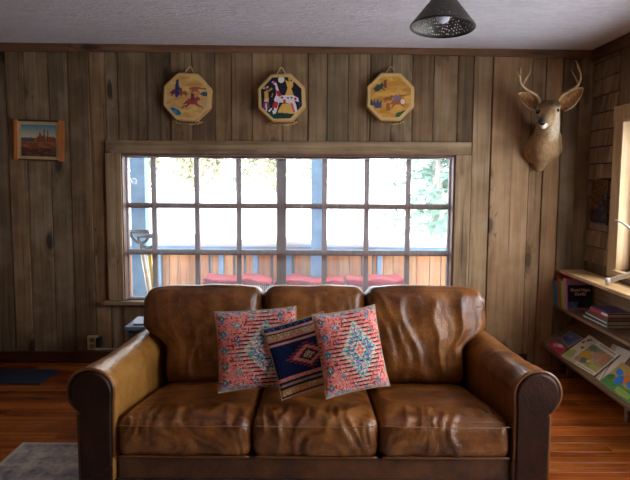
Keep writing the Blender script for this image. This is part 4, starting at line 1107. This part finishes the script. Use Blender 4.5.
# ------------------------------------------------------------------ socket, plug, tote, mat, rug
oc = at(92.3, 343, -.04)
so = thing('wall_socket', 'cream double wall socket above the baseboard left of the sofa', 'socket', (oc.x, -.0105, oc.z))
M_ivory = plain('ivory_plastic', S(196, 176, 140), .4)
bm = NB(); box(bm, oc.x - .040, oc.x + .040, -.046, -.0108, oc.z - .057, oc.z + .057, .004); obj('cover_plate', bm, M_ivory, so)
for dz in (-.026, .026):
    bm = NB(); box(bm, oc.x - .017, oc.x + .017, -.050, -.0462, oc.z + dz - .018, oc.z + dz + .018, .004)
    r_ = obj('receptacle', bm, plain('tan_receptacle', S(150, 118, 80), .5), so)
bm = NB(); box(bm, oc.x + .041, oc.x + .075, -.085, -.0108, oc.z - .03, oc.z + .05, .006)
pc = tag(obj('power_adapter', bm, plain('black_plastic', S(22, 20, 20), .4)), 'small black plug beside the wall socket', 'plug')
bm = NB(); y0 = -.05
pts_ = smoothline([(oc.x + .012, -.056, oc.z - .026), (oc.x + .05, -.10, oc.z - .032), (oc.x + .16, -.09, oc.z - .034), (oc.x + .34, -.10, oc.z - .036), (oc.x + .55, -.12, oc.z - .10), (oc.x + .75, -.14, .012), (oc.x + 1.1, -.16, .008)], 6)
tube(bm, pts_, .0045, 6); tag(obj('extension_cord', bm, plain('white_cord', S(186, 176, 168), .5), smooth=True), 'white cord running from the wall socket behind the sofa arm', 'cord')
# blue tote behind the sofa's left arm
tl = at(123.5, 327, -.72); tz = tl.z
tote = thing('storage_tote', 'blue-grey lidded storage box standing behind the left end of the sofa', 'box', (tl.x + .25, -.5, 0))
M_tote = plain('blue_grey_plastic', S(58, 78, 104), .4)
tx0, tx1, ty0, ty1 = tl.x, tl.x + .5, -.72, -.38
bm = NB(); a = [bm.verts.new(p) for p in ((tx0 + .07, ty0 + .05, 0.001), (tx1 - .07, ty0 + .05, 0.001), (tx1 - .07, ty1 - .05, 0.001), (tx0 + .07, ty1 - .05, 0.001))]
b = [bm.verts.new(p) for p in ((tx0 + .018, ty0 + .015, tz - .03), (tx1 - .018, ty0 + .015, tz - .03), (tx1 - .018, ty1 - .015, tz - .03), (tx0 + .018, ty1 - .015, tz - .03))]
for k in range(4): bm.faces.new((a[k], a[(k + 1) % 4], b[(k + 1) % 4], b[k]))
bm.faces.new(a[::-1]); bm.faces.new(b); bmesh.ops.bevel(bm, geom=bm.edges[:], offset=.012, segments=2, affect='EDGES'); obj('bin', bm, M_tote, tote)
bm = NB(); box(bm, tx0, tx1, ty0, ty1, tz - .029, tz, .008); box(bm, tx0 + .05, tx1 - .05, ty0 + .05, ty1 - .05, tz + .0005, tz + .012, .004); obj('lid', bm, plain('pale_blue_plastic', S(104, 122, 146), .35), tote)
# blue mat
c1, c2 = onz(57, 370.5, 0), onz(42, 385, 0)
bm = NB(); n, m = 40, 14
mx0, mx1 = -2.95, (c1.x + c2.x) / 2; my0, my1 = c2.y, c1.y
box(bm, mx0, mx1, my0, my1, .0012, .011, .003)
t = NT('blue_woven_mat'); co = t.n('ShaderNodeTexCoord').outputs['Object']
w = t.n('ShaderNodeTexWave', {'Vector': co, 'Scale': 60.0, 'Distortion': 3.0}).outputs['Fac']; t.set(Base_Color=t.ramp(w, [(.2, S(30, 42, 66)), (.8, S(48, 64, 92))]), Roughness=.9); t.bump(w, .4, .004)
tag(obj('door_mat', bm, t.m), 'blue woven mat on the floor by the left baseboard', 'mat')
# distressed rug
ra, rb2 = onz(20, 443.5, RUGZ), onz(78, 441.5, RUGZ)
rx0, rx1, ry1, ry0 = ra.x + .01, 1.05, (ra.y + rb2.y) / 2, -4.3
rug = thing('area_rug', 'faded grey and beige patterned rug under the sofa at lower left', 'rug', ((rx0 + rx1) / 2, (ry0 + ry1) / 2, 0))
nx, ny = 280, 260; bm = NB(); cols_ = []
def rugc(u, v):
    x, y = rx0 + (rx1 - rx0) * u, ry0 + (ry1 - ry0) * v
    a = math.sin(x * 17.0) * math.sin(y * 17.0); b_ = fbm(x * 9, y * 9, 3); d_ = fbm(x * 34, y * 34, 9)
    edge = min(u * (rx1 - rx0), (1 - u) * (rx1 - rx0), v * (ry1 - ry0), (1 - v) * (ry1 - ry0))
    k = .5 + .5 * max(-1, min(1, .9 * abs(a) - .45 + .8 * b_ + .9 * d_))
    if .09 < edge < .13 or .2 < edge < .215: k += .18
    c = tuple(p * (1 - k) + q * k for p, q in zip(S(206, 190, 174), S(128, 126, 132)))
    if edge < .02: c = S(196, 186, 172)
    return c
G = [[bm.verts.new((rx0 + (rx1 - rx0) * i / nx, ry0 + (ry1 - ry0) * j / ny, RUGZ - .0006)) for j in range(ny + 1)] for i in range(nx + 1)]
for i in range(nx):
    for j in range(ny): cols_.append((bm.faces.new((G[i][j], G[i + 1][j], G[i + 1][j + 1], G[i][j + 1])), rugc((i + .5) / nx, (j + .5) / ny)))
paint(bm, cols_); obj('woven_face', bm, colattr('rug_weave', .95, .4, .05, 90), rug)
bm = NB(); box(bm, rx0 - .004, rx1 + .004, ry0, ry1 + .004, .0012, RUGZ - .0012, .002); obj('rug_backing', bm, plain('rug_edge', S(170, 160, 146), .9), rug)

# ------------------------------------------------------------------ outside: porch
M_deck = wood('porch_deck', S(90, 72, 58), S(128, 106, 88), S(156, 134, 112), 'x', .8, .95, 30)
M_fence = wood('porch_boards', S(164, 112, 70), S(206, 152, 102), S(230, 184, 132), 'z', .7, .93, 30, (.7, 1.2), warm=S(250, 200, 190))
M_post = plain('blue_grey_post', S(122, 166, 204), .7, var=.15, scale=8)
t = NT('snow'); co = t.n('ShaderNodeTexCoord').outputs['Object']; sn = t.n('ShaderNodeTexNoise', {'Vector': co, 'Scale': 1.5, 'Detail': 6.0}).outputs['Fac']
t.set(Base_Color=(.86, .89, .94, 1), Roughness=.8); t.bump(sn, .4, .1); M_snow = t.m
DZ = -.12
bm = NB()
y = .155
while y < 2.15: box(bm, -5.2, 5.2, y, y + .135, DZ - .04, DZ, .002); y += .14
struct('porch_deck', bm, M_deck)
bm = NB(); box(bm, -5.4, 5.4, .155, 3.0, 2.75, 2.85); struct('porch_roof', bm, M_deck)  # roof out of view, overhang lengthened to shade railing and snow
YR = 2.0
rail = thing('porch_railing', 'orange-brown board railing along the porch outside the window', 'railing', (0, YR, DZ))
rz1 = at(300, 250, YR).z
bm = NB(); x = -4.2; rr_ = random.Random(21)
while x < 4.6:
    w = rr_.uniform(.10, .17); box(bm, x, x + w - rr_.choice((.004, .006, .016, .03)), YR, YR + .022, DZ + .03, rz1 - .002, .003); x += w
obj('railing_boards', bm, M_fence, rail)
bm = NB(); box(bm, -4.3, 4.7, YR - .05, YR + .09, rz1, rz1 + .04, .004); obj('top_rail', bm, M_post, rail)
bm = NB(); box(bm, -4.2, 4.6, YR + .0225, YR + .04, DZ + .03, rz1 - .002); obj('backing_boards', bm, M_post, rail)
x = -4.2
while x < 4.6:
    if rr_.random() < .55: bm = NB(); box(bm, x, x + .05, YR - .018, YR - .0005, DZ + .03, rz1 - .002, .003); obj('batten', bm, M_post, rail)
    x += rr_.uniform(.25, .5)
# snow lying on the rail
bm = NB(); n, m = 120, 10; G = []
for i in range(n + 1):
    u = i / n; x = -4.25 + 8.9 * u; hgt = .045 + .07 * max(0, .45 + fbm(x * .9, 2.0, 1.0)) + .04 * math.exp(-((x + 1.3) / .9) ** 2)
    row = []
    for j in range(m + 1):
        t_ = -1 + 2 * j / m; row.append(bm.verts.new((x, YR + .02 + .085 * t_, rz1 + .0405 + hgt * (1 - t_ ** 4) ** .6 * (1 + .15 * nz(x * 5, t_)))))
    G.append(row)
for A, B in zip(G, G[1:]):
    for j in range(m): bm.faces.new((A[j], B[j], B[j + 1], A[j + 1]))
    bm.faces.new((A[0], A[m], B[m], B[0]))
bm.faces.new(G[0]); bm.faces.new(G[-1][::-1])
tag(obj('rail_snow', bm, M_snow, smooth=True), 'ridge of snow lying along the porch railing', 'snow', None, 'stuff')
for i, (pa, lab) in enumerate(((316.8, 'blue-grey porch post right of the window centre'), (139.8, 'wide blue-grey porch post behind the shovels at the left of the window'))):
    Yp = YR - .16 if i == 0 else 1.0; hw = 5.6 if i == 0 else 7.4
    a, b = at(pa - hw, 200, Yp).x, at(pa + hw, 200, Yp).x
    bm = NB(); box(bm, a, b, Yp - (b - a) / 2, Yp + (b - a) / 2, DZ + .0008, 2.749, .006); tag(obj('porch_post', bm, M_post), lab, 'post', 'porch posts')
bm = NB(); c = at(134, 181, 1.0 - .16); L_ = [c + Vector((.022 * math.cos(a), 0, .022 * math.sin(a))) for a in [2 * math.pi * k / 20 for k in range(20)]]
tube(bm, L_, .006, 6, closed=True); box(bm, c.x - .004, c.x + .004, c.y, 1.0 - (at(147, 200, 1.0).x - at(131, 200, 1.0).x) / 2 - .0006, c.z - .03, c.z - .022)
tag(obj('wall_ring', bm, plain('white_enamel', S(230, 232, 236), .4), smooth=True), 'small white ring fixed to the blue-grey post at the left of the window', 'ring')
# bench with red cushions
YBn = 1.55; bz = at(300, 287, YBn - .2).z
bx0, bx1 = at(203, 280, YBn).x, at(405, 280, YBn).x
bench = thing('porch_bench', 'low grey wooden porch bench carrying red cushions outside the window', 'bench', ((bx0 + bx1) / 2, YBn, DZ))
M_grey = wood('grey_bench_wood', S(110, 108, 110), S(140, 138, 138), S(166, 164, 162), 'x', .8, .98)
bm = NB()
for k in range(4): box(bm, bx0, bx1, YBn - .198 + k * .1, YBn - .198 + k * .1 + .092, bz - .03, bz, .003)
obj('seat_slats', bm, M_grey, bench)
for fx in (bx0 + .06, (bx0 + bx1) / 2, bx1 - .06):
    for fy in (YBn - .17, YBn + .17):
        bm = NB(); box(bm, fx - .03, fx + .03, fy - .03, fy + .03, DZ + .0008, bz - .0305, .003); obj('leg', bm, M_grey, bench)
M_red = plain('faded_red_cloth', S(150, 28, 44), .9, var=.25, scale=9)
M_fringe = plain('white_fringe', S(206, 200, 196), .9)
labs = ['faded red bench cushion at the left end of the porch bench', 'faded red bench cushion in the middle of the porch bench', 'faded red bench cushion at the right end of the porch bench']
for i, (pa, pb, ptop) in enumerate(((205.5, 272.5, 276.5), (274, 344, 277.5), (345.5, 403, 276))):
    a, b = at(pa, 280, YBn).x, at(pb, 280, YBn).x; hz_ = (at(300, ptop, YBn).z - bz) / 2 * .88
    def fn(p, q, n_, i=i):
        p = p.copy(); p += n_ * .016 * nz(p.x * 9, p.y * 9, i + .5); p.z += .03 * nz(p.x * 4.5 + i, .2) if q.z > 0 else 0
        if q.z < 0 : p.z = max(p.z, -hz_)
        return p
    root = thing('bench_cushion', labs[i], 'cushion', ((a + b) / 2, YBn, bz + .0006), 'red cushions on the porch bench')
    bm = rbox((b - a) / 2 - .004, .2, hz_, min(.05, hz_ * .8), 30, 12, 8, fn); bm.transform(Matrix.Translation((0, 0, hz_)))
    obj('cover', bm, M_red, root, smooth=True, world=False)
    bm = NB()
    for k in range(int((b - a) / .02)): x = -(b - a) / 2 + .01 + k * .02; tube(bm, [(x, -.204, .02), (x + .003, -.21, -.03)], .003, 4)
    obj('fringe', bm, M_fringe, root, world=False)
# shovels
def shovel(label, grip, foot, colr, blade_c, tilt, Yg_):
    g = at(grip[0], grip[1], Yg_); f = at(foot[0], foot[1], Yg_ - .12); d = (f - g).normalized()
    k = (DZ + .32 - g.z) / d.z; end = g + d * k
    root = thing('snow_shovel', label, 'shovel', (end.x, end.y, DZ), 'shovels leaning on the porch')
    bm = NB(); tube(bm, [g + d * .12, end], .019, 10); obj('shaft', bm, plain('shaft', colr, .5), root, smooth=True)
    s = Vector((math.cos(tilt), -.1, math.sin(tilt))).normalized()
    hw = .085; A, B = g - s * hw, g + s * hw
    bm = NB(); tube(bm, [A, B], .019, 10)
    tube(bm, [g + s * hw * math.cos(a_) + d * (hw * 1.25 * math.sin(a_)) for a_ in [math.pi * k_ / 16 for k_ in range(17)]], .014, 8); tube(bm, [g + d * hw * 1.2, g + d * .17], .02, 8)
    obj('grip', bm, plain('dark_grip', S(26, 34, 46), .5), root, smooth=True)
    s = (s - d * s.dot(d)).normalized(); n_ = s.cross(d).normalized(); bm = NB(); G = []
    for i in range(9):
        row = []
        for j in range(7):
            u, v = -1 + 2 * i / 8, j / 6; row.append(end - d * .04 + d * .355 * v + s * u * (.12 + .03 * v) + n_ * (.04 * u * u + .03 * v * v))
        G.append(row)
    F_ = [[bm.verts.new(p) for p in r] for r in G]; K_ = [[bm.verts.new(p - n_ * .004) for p in r] for r in G]
    for i in range(8):
        for j in range(6): bm.faces.new((F_[i][j], F_[i + 1][j], F_[i + 1][j + 1], F_[i][j + 1])); bm.faces.new((K_[i][j], K_[i][j + 1], K_[i + 1][j + 1], K_[i + 1][j]))
    zl = min(v.co.z for v in bm.verts)
    if zl < DZ + .002: bm.transform(Matrix.Translation((0, 0, DZ + .002 - zl)))
    obj('blade', bm, plain('blade', blade_c, .5), root, smooth=True)
shovel('snow shovel with a dark D-grip and pale shaft, nearer the left window jamb', (139, 231.5), (148, 285), S(206, 190, 166), S(90, 100, 120), 0.0, .62)
shovel('snow shovel with a dark D-grip and yellow shaft, right of the pale-shafted one', (147, 236), (153, 285), S(236, 196, 40), S(120, 120, 130), 0.0, .46)

# ------------------------------------------------------------------ outside: snow field and trees
def gz(x, y):
    if y < 3.0 : b = -.55
    else:
        k = min(1, (y - 3) / 17); b = -.55 + 1.55 * (k * k * (3 - 2 * k)) + .02 * max(0, y - 20)
    return b + .10 * fbm(x * .25, y * .25, 4) * min(1, max(0, (abs(y) - 1) / 4))
bm = NB(); n, m = 90, 90; G = []
for i in range(n + 1):
    G.append([bm.verts.new((-45 + 90 * i / n, -25 + 85 * j / m, gz(-45 + 90 * i / n, -25 + 85 * j / m))) for j in range(m + 1)])
for i in range(n):
    for j in range(m): bm.faces.new((G[i][j], G[i + 1][j], G[i + 1][j + 1], G[i][j + 1]))
struct('snow_ground', bm, M_snow, smooth=True)
M_needle = plain('evergreen_needles', S(96, 128, 104), .7, var=.4, scale=3)
M_pale = plain('pale_foliage', S(138, 134, 96), .8, var=.35, scale=1.2)
M_frost = plain('frosted_needles', S(84, 96, 88), .8, var=.3, scale=1.2)
M_bark = plain('bark', S(150, 138, 126), .9, var=.3, scale=6)
def conifer(label, x, y, h, rad, dens, fol, seed, group=None, low=.08):
    z = gz(x, y) - .03; r = random.Random(seed); root = thing('evergreen_tree', label, 'tree', (x, y, z), group)
    bm = NB(); tube(bm, [(0, 0, 0), (0, 0, h * .5), (0, 0, h)], [h * .02 + .03, h * .014 + .015, .01], 8); obj('trunk', bm, M_bark, root, smooth=True, world=False)
    bm = NB()
    for b in range(dens):
        t_ = r.random() ** .8; zb = h * (low + (1 - low) * t_); L = rad * (1 - t_) ** .8 * r.uniform(.7, 1.1) + .08; a = r.uniform(0, 2 * math.pi)
        dx, dy = math.cos(a), math.sin(a); N = max(4, int(L / .11))
        for k in range(N):
            s = (k + .5) / N; c = Vector((dx * L * s, dy * L * s, zb - .35 * L * s * s + .05 * L * s))
            for e in range(3):
                w_ = .09 + .13 * (1 - s); v1 = Vector((r.uniform(-1, 1), r.uniform(-1, 1), r.uniform(-.9, .25))).normalized() * w_ * 1.5; v2 = v1.cross(Vector((dx, dy, .3))).normalized() * .035
                p = [bm.verts.new(c - v2), bm.verts.new(c + v2), bm.verts.new(c + v1)]; bm.faces.new(p)
    obj('foliage', bm, fol, root, world=False)
def leafy(label, x, y, h, rad, n, fol, seed, group=None):
    z = gz(x, y) - .03; r = random.Random(seed); root = thing('bare_tree', label, 'tree', (x, y, z), group)
    bm = NB(); tube(bm, [(0, 0, 0), (.1, 0, h * .4), (0, 0, h * .95)], [.05, .04, .012], 7)
    for k in range(9): a = r.uniform(0, 6.28); zb = h * r.uniform(.25, .8); tube(bm, [(0, 0, zb), (math.cos(a) * rad * .8, math.sin(a) * rad * .8, zb + h * .15)], [.035, .008], 5)
    obj('trunk', bm, M_bark, root, smooth=True, world=False)
    bm = NB()
    for k in range(n):
        d = Vector((r.gauss(0, .42) * rad, r.gauss(0, .42) * rad, h * (.45 + r.gauss(0, .25)))); u = Vector((r.uniform(-1, 1), r.uniform(-1, 1), r.uniform(-1, 1))).normalized() * .14; w_ = u.orthogonal().normalized() * .10
        bm.faces.new([bm.verts.new(d - u), bm.verts.new(d + w_), bm.verts.new(d + u), bm.verts.new(d - w_)])
    obj('foliage', bm, fol, root, world=False)
conifer('tall green evergreen with drooping boughs at the right side of the window', at(437, 200, 6.5).x, 6.5, 5.2, 1.25, 190, M_needle, 5, None, .20)
spots = [(143, 20.5), (176, 30), (192, 20.5), (214, 26), (236, 21), (256, 27), (276, 20.5), (298, 26), (316, 31)]
for i, (px_, Y_) in enumerate(spots):
    x = at(px_, 190, Y_).x
    if i % 3 == 1: conifer('frosted pale conifer far across the snow field', x, Y_, 7, 1.0, 90, M_frost, 30 + i, 'frosted conifers across the snow')
    else: leafy('pale yellowish tree far across the snow field', x, Y_, 5.5, .85, 1300, M_pale, 50 + i, 'pale trees across the snow')

# ------------------------------------------------------------------ light
w = bpy.data.worlds.new('world'); sc.world = w; w.use_nodes = True
bg = w.node_tree.nodes['Background']; bg.inputs[0].default_value = (.88, .94, 1.0, 1); bg.inputs[1].default_value = 8.0
def portal(name, loc, rot, sx, sy):
    d = bpy.data.lights.new(name, 'AREA'); d.shape = 'RECTANGLE'; d.size = sx; d.size_y = sy; d.cycles.is_portal = True
    o = bpy.data.objects.new(name, d); COL.objects.link(o); o.location = loc; o.rotation_euler = rot
portal('daylight_portal', ((ox0 + ox1) / 2, .16, (oz0 + oz1) / 2), (R(-90), 0, 0), ox1 - ox0, oz1 - oz0)
portal('daylight_portal', (XR + .16, (wy0 + wy1) / 2, (wz0 + wz1) / 2), (0, R(90), 0), wz1 - wz0, wy0 - wy1)
portal('daylight_portal', (XR + .16, (vy0 + vy1) / 2, (vz0 + vz1) / 2), (0, R(90), 0), vz1 - vz0, vy0 - vy1)
sc.cycles.use_denoising = True
sc.cycles.max_bounces = 10; sc.cycles.diffuse_bounces = 6; sc.cycles.transparent_max_bounces = 16
sc.cycles.sample_clamp_indirect = 6.0
sc.view_settings.view_transform = 'Standard'; sc.view_settings.look = 'None'
sc.view_settings.exposure = 0.65; sc.view_settings.gamma = 1.0; sc.view_settings.use_curve_mapping = False
